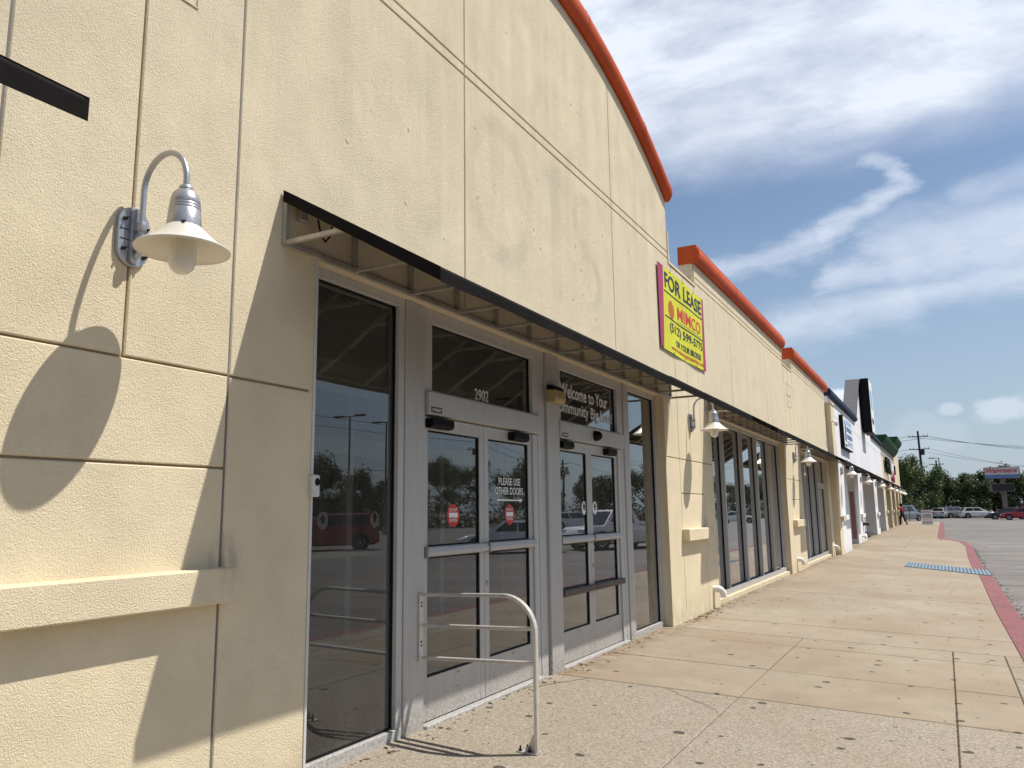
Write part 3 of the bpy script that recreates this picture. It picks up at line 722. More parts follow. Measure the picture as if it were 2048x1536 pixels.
# sensors, maker's plate, camera bubble on the headers
def sensor(y0, y1, parent, z0=2.225, z1=2.30):
    mb = MB().prism_y([(XF - .025, z0), (XF + .035, z0), (XF + .055, z0 + .02), (XF + .05, z1), (XF - .025, z1)], y0, y1)
    s_ = part('sensor', mb, M_black, parent, bevel=.006)
    return s_
sensor(5.09, 5.40, doors[('l', False)]); sensor(6.44, 6.74, doors[('r', False)]); sensor(7.52, 7.80, doors[('l', True)]); sensor(8.80, 9.08, doors[('r', True)])
for push, y0 in ((False, 5.07), (True, 7.50)):
    hd = doors[('h', push)]
    part('maker_label', MB().box(XF + .045, XF + .047, y0, y0 + .15, 2.34, 2.385), M_navyink, hd)
    lettering('STANLEY', hd, M_white_p, XF + .049, y0 + .012, y0 + .138, 2.35, 2.375, bold=.02)
mb = MB().lathe([(.055, 0), (.06, .02), (.052, .06), (.03, .085), (.001, .092)], 18, (XF + .04, 8.40, 2.415), 'x'); part('motion_sensor', mb, M_black, doors[('h', True)], smooth=True)
# lettering on glass
xg = XF - .05 + .004; xl = XF - .025 - .022 + .003
lettering('2902', doors[('t', False)], M_white_p, xg, 5.88, 6.12, 2.545, 2.645, bold=.004)
lettering('Welcome to Your', doors[('t', True)], M_white_p, xg, 7.66, 9.05, 2.80, 2.955, bold=.014)
lettering('Community Big Lots!', doors[('t', True)], M_white_p, xg, 7.49, 9.19, 2.585, 2.765, bold=.014)
R1 = doors[('r', False)]; L1 = doors[('l', False)]
lettering('PLEASE USE', R1, M_white_p, xl, 6.29, 6.71, 1.808, 1.875, bold=.012)
lettering('OTHER DOORS', R1, M_white_p, xl, 6.225, 6.765, 1.722, 1.790, bold=.012)
mb = MB().box(xl - .001, xl + .001, 6.25, 6.70, 1.664, 1.678); mb.v += [(xl, 6.69, 1.695), (xl, 6.755, 1.671), (xl, 6.69, 1.647)]; mb.face((8, 9, 10)); part('arrow_decal', mb, M_white_p, R1)
def disc(x, y, z, ry, rz_, n=28): 
    m_ = MB(); m_.v = [(x, y + ry * math.cos(6.2832 * i / n), z + rz_ * math.sin(6.2832 * i / n)) for i in range(n)]; m_.face(range(n)); return m_
for par, y in ((L1, 5.525), (R1, 6.49)):
    q = part('do_not_enter_decal', disc(xl, y, 1.54, .094, .094), M_redv, par)
    lettering('DO NOT', par, M_white_p, xl + .002, y - .062, y + .062, 1.572, 1.598, bold=.012)
    part('decal_bar', MB().box(xl + .001, xl + .002, y - .066, y + .066, 1.524, 1.562), M_white_p, par)
    lettering('ENTER', par, M_white_p, xl + .002, y - .056, y + .056, 1.488, 1.514, bold=.012)
def arrow_oval(par, x, y, z, r):
    part('arrow_decal', disc(x, y, z, r, r * 1.12), M_navyink, par); part('arrow_decal', disc(x + .002, y, z, r * .86, r), M_white_p, par)
    m_ = MB(); a = r * .5
    m_.v = [(x + .004, y - a, z + .1 * r), (x + .004, y + a, z + .1 * r), (x + .004, y, z + .85 * r), (x + .004, y - a * .45, z - .35 * r), (x + .004, y + a * .45, z - .35 * r), (x + .004, y + a * .45, z + .1 * r), (x + .004, y - a * .45, z + .1 * r)]
    m_.face((0, 1, 2)); m_.face((3, 4, 5, 6)); part('arrow_decal', m_, M_navyink, par)
arrow_oval(doors[('l', True)], xl, 8.225, 1.60, .075); arrow_oval(doors[('r', True)], xl, 8.54, 1.60, .075)
part('jamb_trim', MB().box(XF - .02, XW + .004, 3.662, 3.684, -.05, ZH - .004), M_trim, shop, bevel=.002)
# windows of the other two bays, each on a low stucco base
for y0, y1, ml in ((13.405, 20.515, [14.72, 16.28, 17.72, 19.1]), (23.125, 28.645, [24.5, 25.85, 27.25])):
    part('window_base', MB().box(XW - .30, XW - .05, y0, y1, -.2, .075), M_cream_low, shop, bevel=.006)
    if y0 < 20: window(shop, y0, y1, .076, ZH - .006, ml, dg=.09, gd=.017)
    else:
        wd = window(shop, y0, 27.2, .076, ZH - .006, ml[:2], dg=.09, gd=.017)
        dr = window(shop, 27.205, y1, .076, 2.3, [], name='glass_door', fw=.09, sill=.12, mat=M_alu2); window(shop, 27.205, y1, 2.305, ZH - .006, [], name='transom_window')
        part('handle', MB().tube([(XF, 27.36, 1.0), (XF + .05, 27.36, 1.0), (XF + .05, 27.36, 1.3), (XF, 27.36, 1.3)], .012), M_silver, dr, smooth=True)
# ---- inside the entrance: lobby ceiling, inner doors
for i in range(5):
    for j in range(6):
        x1 = XF - .13 - i * .61; y0 = 3.31 + j * 1.22
        part('ceiling_tile', MB().box(x1 - .60, x1, y0, y0 + 1.21, 3.33, 3.35), M_ceil, shop)
part('ceiling_grid', MB().box(-6.7, XF - .12, 3.3, 10.94, 3.345, 3.37), M_gask, shop)
part('interior_ceiling', MB().box(-21, -6.7, 3.3, 10.94, 3.40, 3.45), M_ceil, shop)
part('interior_ceiling', MB().box(-13, XF - .14, 11.06, 31, 3.40, 3.45), M_ceil, shop)
mb = MB(); xi = -6.05
mb.box(xi - .12, xi, 3.3, 10.94, 2.95, 3.33)
part('lobby_bulkhead', mb, M_int, shop, bevel=.004)
part('lobby_track', MB().box(xi, xi + .05, 3.3, 10.94, 3.08, 3.14), M_alu, shop)
mb = MB()
for y in (3.35, 5.3, 6.28, 7.24, 8.2, 9.18, 10.88): mb.box(xi - .10, xi - .02, y - .05, y + .05, .012, 2.95)
mb.box(xi - .10, xi - .021, 3.3, 10.94, 2.25, 2.45); mb.box(xi - .10, xi - .021, 3.3, 10.94, 1.08, 1.16); mb.box(xi - .10, xi - .021, 3.3, 10.94, .012, .2)
inner = part('inner_door', mb, M_alu2, shop)
for y in (6.78, 7.70): arrow_oval(inner, xi - .015, y, 1.50, .10)
part('dome_camera', MB().lathe([(.075, 0), (.08, -.03), (.07, -.045), (.055, -.07), (.03, -.092), (.001, -.1)], 18, (-4.9, 7.55, 3.33)), [M_white_p], shop, smooth=True)
# key box and siren box at the entrance
kb = solo('key_box', MB().box(XW - .01, XW + .038, 3.648, 3.712, 1.665, 1.80), M_trim, 'small grey key box with round black lock on edge of first glass pane', 'key box', base=(XW, 3.68, 1.665), bevel=.01)
part('lock_cover', disc(XW + .039, 3.682, 1.755, .022, .024), M_black, kb)
sb = solo('siren_box', MB().prism_y([(XF + .03, 2.66), (XF + .13, 2.66), (XF + .15, 2.70), (XF + .14, 2.79), (XF + .03, 2.80)], 7.16, 7.40), M_beige, 'beige plastic siren box with dark cap mounted on door post left of the welcome lettering', 'siren', base=(XF, 7.28, 2.66), bevel=.01)
part('cap', MB().prism_y([(XF + .03, 2.803), (XF + .135, 2.793), (XF + .10, 2.84), (XF + .03, 2.845)], 7.165, 7.395), M_black, sb, bevel=.008)
part('bracket', MB().box(XF + .05, XF + .12, 7.402, 7.43, 2.68, 2.76), M_beige, sb, bevel=.006)

# ------------------------------------------------------------------ awnings
ZT, ZFR, XFR = 3.51, 2.84, -2.235
def slope_z(x): return ZT + (ZFR - ZT) * (x - XW) / (XFR - XW)
def awning(y0, y1, label, fade=False, tone=M_galv):
    t = thing('awning', label, 'awning', (XW, (y0 + y1) / 2, 3.18), 'black awnings along the shop fronts')
    # fabric, lightly sagging between the ribs
    n = max(2, round((y1 - y0) / .66)); rows = []; rows2 = []
    for i in range(n * 4 + 1):
        y = y0 + (y1 - y0) * i / (n * 4); sg = .010 * abs(math.sin(math.pi * i / 4))
        r = []
        for k in range(7):
            x = XW + .012 + (XFR - XW - .012) * k / 6; r.append((x, y, slope_z(x) + .004 - sg * math.sin(math.pi * k / 6)))
        r.append((XFR + .012, y, ZFR - .012)); r.append((XFR + .012, y, ZFR - .078 + .003 * math.sin(y * 5.1)))
        rows.append(r)
    mb = MB(); mb.sheet(rows); part('fabric', mb, M_fab, t)
    for y in (y0 - .002, y1 + .002):
        mb = MB(); q = .068
        mb.prism_y([(XW + .012, ZT - q), (XFR + .01, ZFR - q - .006), (XFR + .01, ZFR + .004), (XW + .012, ZT + .006)], y - .004, y + .004); part('end_flap', mb, M_fab, t)
    part('wall_rail', MB().box(XW + .002, XW + .035, y0, y1, 3.165, 3.195), tone, t); part('wall_rail', MB().box(XW + .002, XW + .032, y0, y1, 3.455, 3.485), tone, t)
    part('front_rail', MB().box(XFR - .03, XFR, y0, y1, ZFR - .045, ZFR - .015), tone, t)
    xt = XW + (ZT - 3.215) / (ZT - ZFR) * (XFR - XW)
    proto = None
    for i in range(n + 1):
        y = y0 + .016 + (y1 - y0 - .032) * i / n
        if proto is None:
            mb = MB(); hw = .014
            mb.box(XW + .004, XW + .034, y - hw, y + hw, 3.195, 3.455)
            mb.bar((XW + .034, y, 3.182), (xt, y, 3.182), .026)
            mb.bar((XW + .03, y, ZT - .045), (XFR - .02, y, ZFR - .04), .026)
            proto = part('rib', mb, tone, t); py = y
        else:
            o = proto.copy(); C.objects.link(o); o.parent = t; o.location = (0, y - py, 0)
    return t
awning(3.35, 11.13, 'black awning with open metal frame over the sliding entrance doors')
awning(-6.4, 1.375, 'black awning whose end shows at the upper left edge, left of the big wall lamp')
awning(13.08, 20.87, 'black awning over the window bay just past the yellow banner')
awning(22.80, 30.45, 'black awning over the last window bay of the cream shop building')
awning(32.2, 39.9, 'black awning under the blue and white box sign', tone=M_brown)
for y0_, y1_, lb_ in ((42.0, 49.2, 'black awning under the black upright sign on the white building'), (51.4, 57.5, 'black awning on the white building right before the green topped building'), (59.7, 64.6, 'black awning under the near end of the green cornice'), (66.6, 70.5, 'black awning over the second bay of the green topped building'), (72.5, 75.6, 'black awning over the third bay of the green topped building'), (77.4, 80.1, 'farthest black awning in the row, at the end of the shops')):
    awning(y0_, y1_, lb_, tone=M_brown)
# bits of rope hanging from the first awning
solo('cable_loop', MB().tube([(XW + .06, 3.60, 3.40), (XW + .07, 3.62, 3.30), (XW + .07, 3.66, 3.27), (XW + .06, 3.71, 3.32), (XW + .05, 3.74, 3.40)], .006, 6), M_black, 'thin black cable loop hanging under the left end of the entrance awning', 'cable', base=(XW + .06, 3.65, 3.4))
bx_ = solo('junction_box', MB().box(XW + .001, XW + .045, 3.47, 3.53, 3.36, 3.43), M_galv, 'tiny grey junction box tucked under the left end of the entrance awning', 'junction box', base=(XW, 3.5, 3.36), bevel=.004)

# ------------------------------------------------------------------ gooseneck wall lamps
LAMP_LABELS = ['large silver gooseneck wall lamp in the foreground, left of the entrance doors', 'silver gooseneck wall lamp on the pier under the yellow banner', 'silver gooseneck wall lamp on the pier between the two cream window bays',
 'gooseneck wall lamp at the joint of cream and white buildings, under the blue box sign', 'gooseneck wall lamp on the white pier beside the dull red panel', 'gooseneck wall lamp on the second white pier, past the black upright sign',
 'gooseneck wall lamp where the white building meets the green topped building', 'gooseneck wall lamp on the green topped building, fourth from the far end of the row', 'gooseneck wall lamp on the green topped building, third from the far end of the row', 'gooseneck wall lamp on the green topped building, second from the far end of the row', 'farthest gooseneck wall lamp in the row, at the end of the awnings']
LAMP_POS = [(XW, 2.36), (XW, 12.10), (XW, 21.82), (-3.19, 31.0), (XW, 40.9), (XW, 50.3), (XW, 58.6), (XW, 65.6), (XW, 71.5), (XW, 76.5), (XW, 81.0)]
def make_lamp():
    t = thing('wall_lamp', LAMP_LABELS[0], 'wall lamp', (XW, 2.36, 2.76), 'gooseneck wall lamps along the shop fronts')
    def oval(x0, x1, ry, rz_, z, n=28):
        pts = [(2.36 + ry * math.cos(a), z + (rz_ - ry) * (1 if math.sin(a) > 0 else -1) * (1 if abs(math.sin(a)) > 1e-6 else 0) + ry * math.sin(a)) for a in [2 * math.pi * i / n for i in range(n)]]
        return MB().prism_x(pts, x0, x1)
    part('wall_plate', oval(XW - .004, XW + .022, .088, .15, 2.905), M_silver, t, bevel=.004)
    part('plate_boss', oval(XW + .022, XW + .045, .028, .14, 2.905), M_silver, t, bevel=.004)
    for y, z in ((2.305, 2.985), (2.418, 2.955), (2.305, 2.835), (2.418, 2.815)):
        part('screw', MB().lathe([(.011, 0), (.011, .01), (.006, .012), (.006, .03), (.001, .031)], 8, (XW + .022, y, z), 'x'), M_dark, t)
    for z in (2.93, 2.88): part('plate_groove', MB().box(XW + .0215, XW + .0235, 2.285, 2.33, z, z + .005), M_dark, t)
    xa, xb = XW + .075, -3.00; rr = (xb - xa) / 2; zc = 3.125
    path = [(XW + .03, 2.36, 2.80), (XW + .05, 2.36, 2.802), (XW + .067, 2.36, 2.812), (xa, 2.36, 2.835), (xa, 2.36, 2.95), (xa, 2.36, 3.05)]
    path += [(xa + rr - rr * math.cos(a), 2.36, zc + rr * 1.08 * math.sin(a)) for a in [math.pi * i / 20 for i in range(21)]] + [(xb, 2.36, 3.07)]
    arm = part('arm', MB().tube(path, .0145, 14), M_silver, t, smooth=True)
    part('collar', MB().lathe([(.0146, -.022), (.021, -.022), (.022, -.018), (.022, .018), (.021, .022), (.0146, .022)], 18, (xa, 2.36, 2.945)), M_silver, arm, smooth=True)
    part('collar', MB().lathe([(.0146, -.02), (.024, -.018), (.024, .012), (.0146, .018)], 18, (xa, 2.36, 2.85)), M_silver, arm, smooth=True)
    part('collar', MB().box(XW + .04, xa - .01, 2.345, 2.375, 2.93, 2.96), M_silver, arm)
    prof = [(.012, 3.092), (.026, 3.090), (.032, 3.080), (.032, 3.072), (.028, 3.070), (.042, 3.064), (.056, 3.048), (.065, 3.022), (.068, 3.000), (.0665, 2.997), (.0685, 2.994), (.0695, 2.986), (.068, 2.983), (.070, 2.980), (.071, 2.972), (.0695, 2.969), (.0715, 2.966), (.077, 2.895), (.078, 2.885)]
    hd = part('lamp_housing', MB().lathe([(r, z) for r, z in prof], 32, (xb, 2.36, 0)), M_silver, t, smooth=True)
    sh = [(.078, 2.887), (.082, 2.884), (.105, 2.862), (.135, 2.832), (.170, 2.802), (.200, 2.784), (.208, 2.781), (.212, 2.776), (.210, 2.770), (.204, 2.769)]
    part('lamp_shade', MB().lathe(sh, 40, (xb, 2.36, 0)), M_shadeout, t, smooth=True)
    inn = [(.204, 2.770), (.197, 2.778), (.168, 2.797), (.132, 2.828), (.102, 2.858), (.075, 2.882), (.001, 2.884)]
    part('shade_lining', MB().lathe(inn, 40, (xb, 2.36, 0)), M_shadein, t, smooth=True)
    gl = [(.058, 2.882), (.061, 2.86), (.062, 2.74), (.060, 2.712), (.050, 2.685), (.032, 2.667), (.014, 2.660), (.001, 2.659)]
    part('lamp_globe', MB().lathe(gl, 28, (xb, 2.36, 0)), M_frost, t, smooth=True)
    part('shade_screw', MB().lathe([(.006, 0), (.006, .02), (.001, .021)], 8, (xb + .055, 2.36 - .055, 2.888), 'x'), M_dark, hd)
    return t
lamp = make_lamp()
for k, (x, y) in enumerate(LAMP_POS):
    if k: o = copy_tree(lamp); o.location = (x, y, 2.76 + (.03 if k > 4 else 0)); o['label'] = LAMP_LABELS[k]

# ------------------------------------------------------------------ guard rail by the first door
gr = thing('guard_rail', 'low silver aluminium guard rail standing out from first sliding door', 'guard rail', (-2.52, 4.95, gz(-2.52, 4.95)))
zg = gz(-2.5, 4.95)
def rail_y(x): return 4.975 - .03 * (x + 3.47)
pts = [(-3.46, rail_y(-3.46), .965), (-2.76, rail_y(-2.76), .985)]
for i in range(1, 11):
    a = math.pi / 2 * i / 10; pts.append((-2.76 + .245 * math.sin(a), rail_y(-2.6), .985 - .245 * (1 - math.cos(a))))
pts.append((-2.515, rail_y(-2.515), zg + .004))
mb = MB(); hw, ht = .012, .022           # flat bar swept along the path
for i, p in enumerate(pts):
    d = (Vector(pts[min(i + 1, len(pts) - 1)]) - Vector(pts[max(i - 1, 0)])).normalized(); nn = Vector((d.z, 0, -d.x)) * hw
    sy = Vector((0, ht, 0)); q = Vector(p)
    mb.v += [tuple(q - nn - sy), tuple(q + nn - sy), tuple(q + nn + sy), tuple(q - nn + sy)]
for i in range(len(pts) - 1):
    for j in range(4): k = (j + 1) % 4; mb.face((i * 4 + j, i * 4 + k, i * 4 + 4 + k, i * 4 + 4 + j))
mb.face((0, 1, 2, 3)); k = len(mb.v); mb.face((k - 1, k - 2, k - 3, k - 4))
part('top_rail', mb, M_rail, gr, bevel=.003)
for z0, z1 in ((.745, .772), (.515, .548)): part('cross_bar', MB().bar((-3.455, rail_y(-3.46), z0), (-2.528, rail_y(-2.53), z1), .040, .022), M_rail, gr, bevel=.003)
part('wall_strip', MB().box(XF + .013, XF + .027, 4.955, 5.003, .49, .975), M_rail, gr, bevel=.002)
for z in (.88, .905, .60, .625): part('bolt', MB().lathe([(.007, 0), (.007, .004), (.001, .005)], 8, (XF + .027, 4.979, z), 'x'), M_dark, gr)
ft = part('foot', MB().box(-2.66, -2.505, 4.918, 4.985, zg + .001, zg + .014), M_rail, gr, bevel=.002)
part('foot_web', MB().prism_y([(-2.60, zg + .014), (-2.53, zg + .014), (-2.53, zg + .12), (-2.545, zg + .12)], 4.945, 4.957), M_rail, ft)
for x, y in ((-2.635, 4.935), (-2.60, 4.97), (-2.565, 4.93)): part('bolt', MB().lathe([(.012, 0), (.012, .012), (.006, .013), (.006, .035), (.001, .036)], 8, (x, y, zg + .014)), M_dark, ft)

# ------------------------------------------------------------------ banner
bn = thing('lease_banner', 'yellow FOR LEASE banner with magenta sides hung high on the cream wall', 'banner', (XW, 12, 3.9))
BY0, BY1 = 10.73, 13.21
def bz(a, top): return 5.155 + .012 * math.sin(a * 6.2) if top else 3.885 - .012 * math.sin(a * 3.1)
def bpt(a, b, c=0):
    y = BY0 + (BY1 - BY0) * a + .03 * (1 - b) * (.5 - a); z = bz(a, False) + (bz(a, True) - bz(a, False)) * b
    x = XW + .022 + .012 * math.sin(a * 9 + b * 3) * math.sin(math.pi * a) + c
    return (x, y, z)
mb = MB(); mb.sheet([[bpt(i / 60, j / 24) for i in range(61)] for j in range(25)]); part('cloth', mb, M_yellow, bn, smooth=True)
def strip(f0, f1, name):
    m_ = MB(); m_.sheet([[bpt(f0(j / 24) + (f1(j / 24) - f0(j / 24)) * i / 4, j / 24, .003) for i in range(5)] for j in range(25)]); part(name, m_, M_magenta, bn, smooth=True)
strip(lambda b: -.002, lambda b: .055 + .055 * b, 'magenta_edge'); strip(lambda b: .985 - .04 * (1 - b) - .012, lambda b: 1.002, 'magenta_edge')
def brow(body, a0, a1, t0, t1, mat, bold=.02, shear=0, name='lettering'):
    return lettering(body, bn, mat, 0, 0, 0, 0, 0, bold=bold, shear=shear, frame=lambda p, q, c: bpt(a0 + (a1 - a0) * p, 1 - t1 + (t1 - t0) * q, .0045), name=name)
brow('FOR LEASE', .13, .945, .055, .245, M_navyink, .02); brow('MIMCO', .38, .90, .37, .53, M_redink, .008); brow('Commercial Real Estate Management & Leasing', .38, .90, .548, .572, M_navyink, 0)
brow('(512) 599-5775', .19, .93, .632, .775, M_navyink, .016); brow('OR YOUR BROKER', .31, .88, .808, .888, M_navyink, .016); brow('www.mimcoproperties.com', .20, .94, .905, .972, M_redink, .012)
for t0 in (.285, .585):
    m_ = MB(); m_.sheet([[bpt(.105 + (.955 - .105) * i / 12, 1 - t0 - .014 * j, .004) for i in range(13)] for j in (1, 0)]); part('rule', m_, M_navyink, bn)
m_ = MB(); n = 24       # globe mark: disc with grid gaps
for k in range(-2, 3):
    for j in range(-3, 4):
        ca, cb = k * .026, j * .033
        def gp(a, b): 
            r_ = math.hypot(a / .066, b / .112); s_ = 1 / r_ if r_ > 1 else 1
            return bpt(.245 + a * s_, 1 - .475 + b * s_, .004)
        q = [gp(ca - .011, cb - .013), gp(ca + .011, cb - .013), gp(ca + .011, cb + .013), gp(ca - .011, cb + .013)]
        if math.hypot(ca / .072, cb / .12) < 1.02: o = len(m_.v); m_.v += q; m_.face((o, o + 1, o + 2, o + 3))
part('globe_mark', m_, M_orangeink, bn)
for a in (0.02, .25, .5, .75, .98):
    for b in (.015, .985):
        p = bpt(a, b, .003); part('grommet', MB().lathe([(.005, .004), (.010, .005), (.012, .0)], 10, p, 'x'), M_dark, bn)

# ------------------------------------------------------------------ white PVC drain elbows
def elbow(x, y, z, label):
    p = [(x - .02, y, z), (x + .05, y + .02, z), (x + .10, y + .05, z - .015), (x + .13, y + .08, z - .06), (x + .14, y + .10, z - .13)]
    t = solo('drain_elbow', MB().tube(p, .052, 16), M_pvc, label, 'drain pipe', 'white drain elbows at the foot of the wall', smooth=True, base=(x, y, z - .1))
    part('pipe_collar', MB().tube([p[1], tuple((Vector(p[1]) + Vector(p[2])) / 2)], .058, 16), M_pvc, t, smooth=True)
    return t
elbow(XW, 13.02, .31, 'white drain elbow at the foot of the pier under the yellow banner'); elbow(XW, 21.35, .31, 'white drain elbow at the foot of the pier between the cream window bays')
elbow(XW, 28.98, .31, 'white drain elbow beside the end pilaster of the cream building'); elbow(XW, 39.6, .33, 'white drain elbow at the foot of the white pier with the dull red panel')
# dead leaves and grit gathered along the wall foot
rnd = random.Random(11); mb = MB()
def grit(x, y, r, z=None):
    z = gz(x, y) + .003 if z is None else z; a = rnd.uniform(0, 6.28); o = len(mb.v); l = r * rnd.uniform(.8, 2.2); tilt = rnd.uniform(-.3, .5)
    ca, sa = math.cos(a), math.sin(a); h = r * .35
    mb.v += [(x - l * ca, y - l * sa, z), (x + r * .5 * sa, y - r * .5 * ca, z + h * rnd.random()), (x + l * ca, y + l * sa, z + h * max(0, tilt)), (x - r * .5 * sa, y + r * .5 * ca, z + h)]; mb.face((o, o + 1, o + 2, o + 3))
for k in range(420):
    y = rnd.choice([rnd.gauss(12.4, .9), rnd.uniform(10.8, 29), rnd.uniform(4, 10.5)]); x = XW + .02 + abs(rnd.gauss(0, .10)) - (.1 if y < 10.5 else 0)
    grit(x, y, rnd.uniform(.006, .02))
for k in range(260): grit(rnd.uniform(-3.2, .4), rnd.uniform(3.2, 16), rnd.uniform(.004, .011))
for k in range(300): y = rnd.uniform(3, 10.8); grit(-.06 + rnd.gauss(0, .006), y, rnd.uniform(.004, .010), gz(-.06, y) - .004)
struct('leaf_litter', mb, material('dry_leaves', (.13, .07, .035), .9, fn=worn((.15, .08, .04), .45, 9)), label='dry brown leaves and grit along the wall foot and in the pavement joint', kind='stuff')
mb = MB()
for k in range(500):
    y = rnd.uniform(4, 40); x = lerp_line(KOUT, y) + .03 + abs(rnd.gauss(0, .07)); grit(x, y, rnd.uniform(.01, .035), rz(y) + .006)
struct('gutter_gravel', mb, material('gutter_grit', (.12, .10, .085), .9, fn=worn((.14, .115, .095), .5, 12)), label='dark gravel and grit along the foot of the red kerb', kind='stuff')

# ------------------------------------------------------------------ end pilaster of the cream building
XP = -3.19
part('pilaster', MB().box(XW - .3, XP, 29.46, 30.35, -.3, 5.20), M_cream_low, shop, bevel=.01); part('pilaster_cap', MB().box(XW - .2, XP + .03, 29.43, 30.37, 5.205, 5.30), M_cream_low, shop, bevel=.01)
part('ledge', MB().box(XP - .02, XP + .112, 29.85, 30.34, 1.118, 1.292), M_cream_low, shop, bevel=.008)
for z in (2.315, 1.81): part('groove_line', MB().box(XP - .01, XP + .0015, 29.47, 30.34, z - .006, z + .006), M_groove, shop)
sc_ = thing('security_camera', 'small white security camera high on the cream pilaster', 'camera', (XP, 29.44, 4.55))
part('mount', MB().tube([(XP - .02, 29.45, 4.58), (XP + .06, 29.38, 4.58), (XP + .12, 29.36, 4.55)], .03, 10), M_white_p, sc_, smooth=True)
part('dome', MB().lathe([(.001, .06), (.07, .055), (.075, .0), (.06, -.05), (.001, -.085)], 16, (XP + .15, 29.36, 4.48)), M_white_p, sc_, smooth=True)

# ------------------------------------------------------------------ white shop building
wb = thing('white_shop_building', 'white stucco shop building with navy coping and a raised gable', 'building', (-8, 44, 0))
WP = [(30.36, 33.0, XP), (38.0, 42.3, XW), (49.1, 51.7, XW), (57.3, 57.75, XW)]
for y0, y1, x in WP: part('pier', MB().box(x - 1.1, x, y0, y1, -.3, ZH), M_white, wb, bevel=.008)
part('wall', MB().box(XW - .35, XW, 30.38, 57.75, ZH + .001, 5.62), M_white, wb, bevel=.008)
part('pilaster', MB().box(XW - .1, XP, 30.37, 31.3, ZH + .001, 3.9), M_white, wb)
part('gable', MB().prism_x([(40.55, 5.625), (49.85, 5.625), (46.5, 8.02), (43.9, 8.02)], XW - .36, XW - .003), M_white, wb, bevel=.006)
M_greymetal = material('grey_gable_flashing', (.13, .125, .135), .7, .0, spec=.15, fn=worn((.135, .13, .14), .85, 3))
gf = MB(); gf.prism_x([(40.30, 5.68), (40.62, 5.68), (43.93, 8.025), (46.47, 8.025), (49.78, 5.68), (50.1, 5.68), (46.6, 8.17), (43.8, 8.17)], XW - .55, XW + .09)
part('gable_flashing', gf, M_greymetal, wb)
PN = [(0, 0), (.06, 0), (.14, .06), (.155, .13), (.14, .20), (.10, .22), (.10, .29), (-.36, .29), (-.36, 0)]
coping([30.4, 40.5], lambda y: 5.62, M_navy, prof=PN, parent=wb); coping([49.9, 57.75], lambda y: 5.62, M_navy, prof=PN, parent=wb)
XR = -3.98
for y0, y1, ml in ((33.0, 38.0, [34.1, 35.1, 36.5]), (42.3, 49.1, [43.6, 45.0, 46.3, 47.8]), (51.7, 57.3, [53, 54.4, 55.8])):
    window(wb, y0 + .005, y1 - .005, .09, ZH - .3, ml, xf=XR)
    part('window_base', MB().box(XR - .3, XR + .06, y0 + .003, y1 - .003, -.2, .088), M_white, wb)
    part('head', MB().box(XR - .2, XW - .02, y0 + .003, y1 - .003, ZH - .3, ZH - .004), M_white, wb)
for y0, y1 in ((40.35 - .7, 40.35 + .7), (50.4 - .6, 50.4 + .6), (30.6, 31.8)):
    x = XP if y0 < 31 else XW
    part('ledge', MB().box(x - .02, x + .112, y0, y1, 1.16, 1.33), M_white, wb, bevel=.008)
part('roof', MB().box(-22, XW - .36, 31.21, 57.75, 5.0, 5.2), M_int, wb)
part('interior_wall', MB().box(-9, -8.8, 31.21, 57.75, -.3, 5.0), M_int, wb); part('interior_floor', MB().box(-8.8, XR - .31, 31.21, 57.75, -.2, .1), M_intfl, wb)
part('red_panel', MB().box(XW - .24, XW - .06, 37.985, 37.998, .25, 2.30), M_redp, wb)
for y in (34.0, 38.9, 43.0, 47.3, 52.4): part('stucco_groove', MB().box(XW - .01, XW + .0015, y - .008, y + .008, 3.25, 5.3), M_bead, wb)
part('stucco_groove', MB().box(XW - .01, XW + .0015, 31.4, 57.6, 5.05, 5.066), M_bead, wb)
# fire hose inlet on the white pier
fd = thing('fire_hose_inlet', 'dark fire hose inlet with two outlets on the white pier', 'fire inlet', (XW, 40.5, .75))
part('flange', MB().lathe([(.001, .02), (.13, .02), (.13, 0)], 18, (XW, 40.5, .85), 'x'), M_dark, fd, smooth=True)
for y in (40.36, 40.64): part('outlet', MB().tube([(XW + .02, 40.5, .85), (XW + .16, y, .84), (XW + .26, y, .82)], [.07, .06, .07], 12), M_dark, fd, smooth=True)
part('drain', MB().tube([(XW + .02, 40.9, .45), (XW + .12, 40.9, .45), (XW + .14, 40.9, .34)], .04, 10), M_steel, fd, smooth=True)

# box signs
bs = thing('box_sign', 'white and blue box sign with black sides on the white building', 'sign', (XW, 35.3, 3.94))
part('cabinet', MB().box(XW, XW + .15, 33.7, 36.95, 3.94, 5.27), M_black, bs, bevel=.01)
part('face', MB().box(XW + .15, XW + .158, 33.74, 36.91, 3.98, 5.23), M_white_p, bs)
xs_ = XW + .160
lettering('SERVICE', bs, M_blueink, xs_, 34.75, 36.8, 4.07, 4.30, bold=.012)
rb = random.Random(5)
for r_, z0 in enumerate((4.38, 4.68, 4.96)):
    y = 34.75
    while y < 36.7:
        wd = rb.uniform(.12, .26); part('letter_mark', MB().box(xs_ - .001, xs_ + .001, y, min(y + wd, 36.8), z0, z0 + .2), M_blueink if r_ < 2 else M_lblue, bs); y += wd + .06
part('emblem', MB().prism_x([(33.95, 4.3), (34.5, 4.2), (34.6, 4.9), (34.3, 5.15), (34.1, 4.8)], xs_ - .001, xs_ + .001), M_blueink, bs)
part('emblem', disc(xs_, 34.1, 5.02, .1, .1), M_lblue, bs); part('emblem', MB().box(xs_ - .001, xs_ + .001, 33.9, 34.6, 4.03, 4.12), M_navyink, bs)
us = thing('upright_sign', 'tall black box sign with white face on the gable of the white building', 'sign', (XW, 45.2, 5.41))
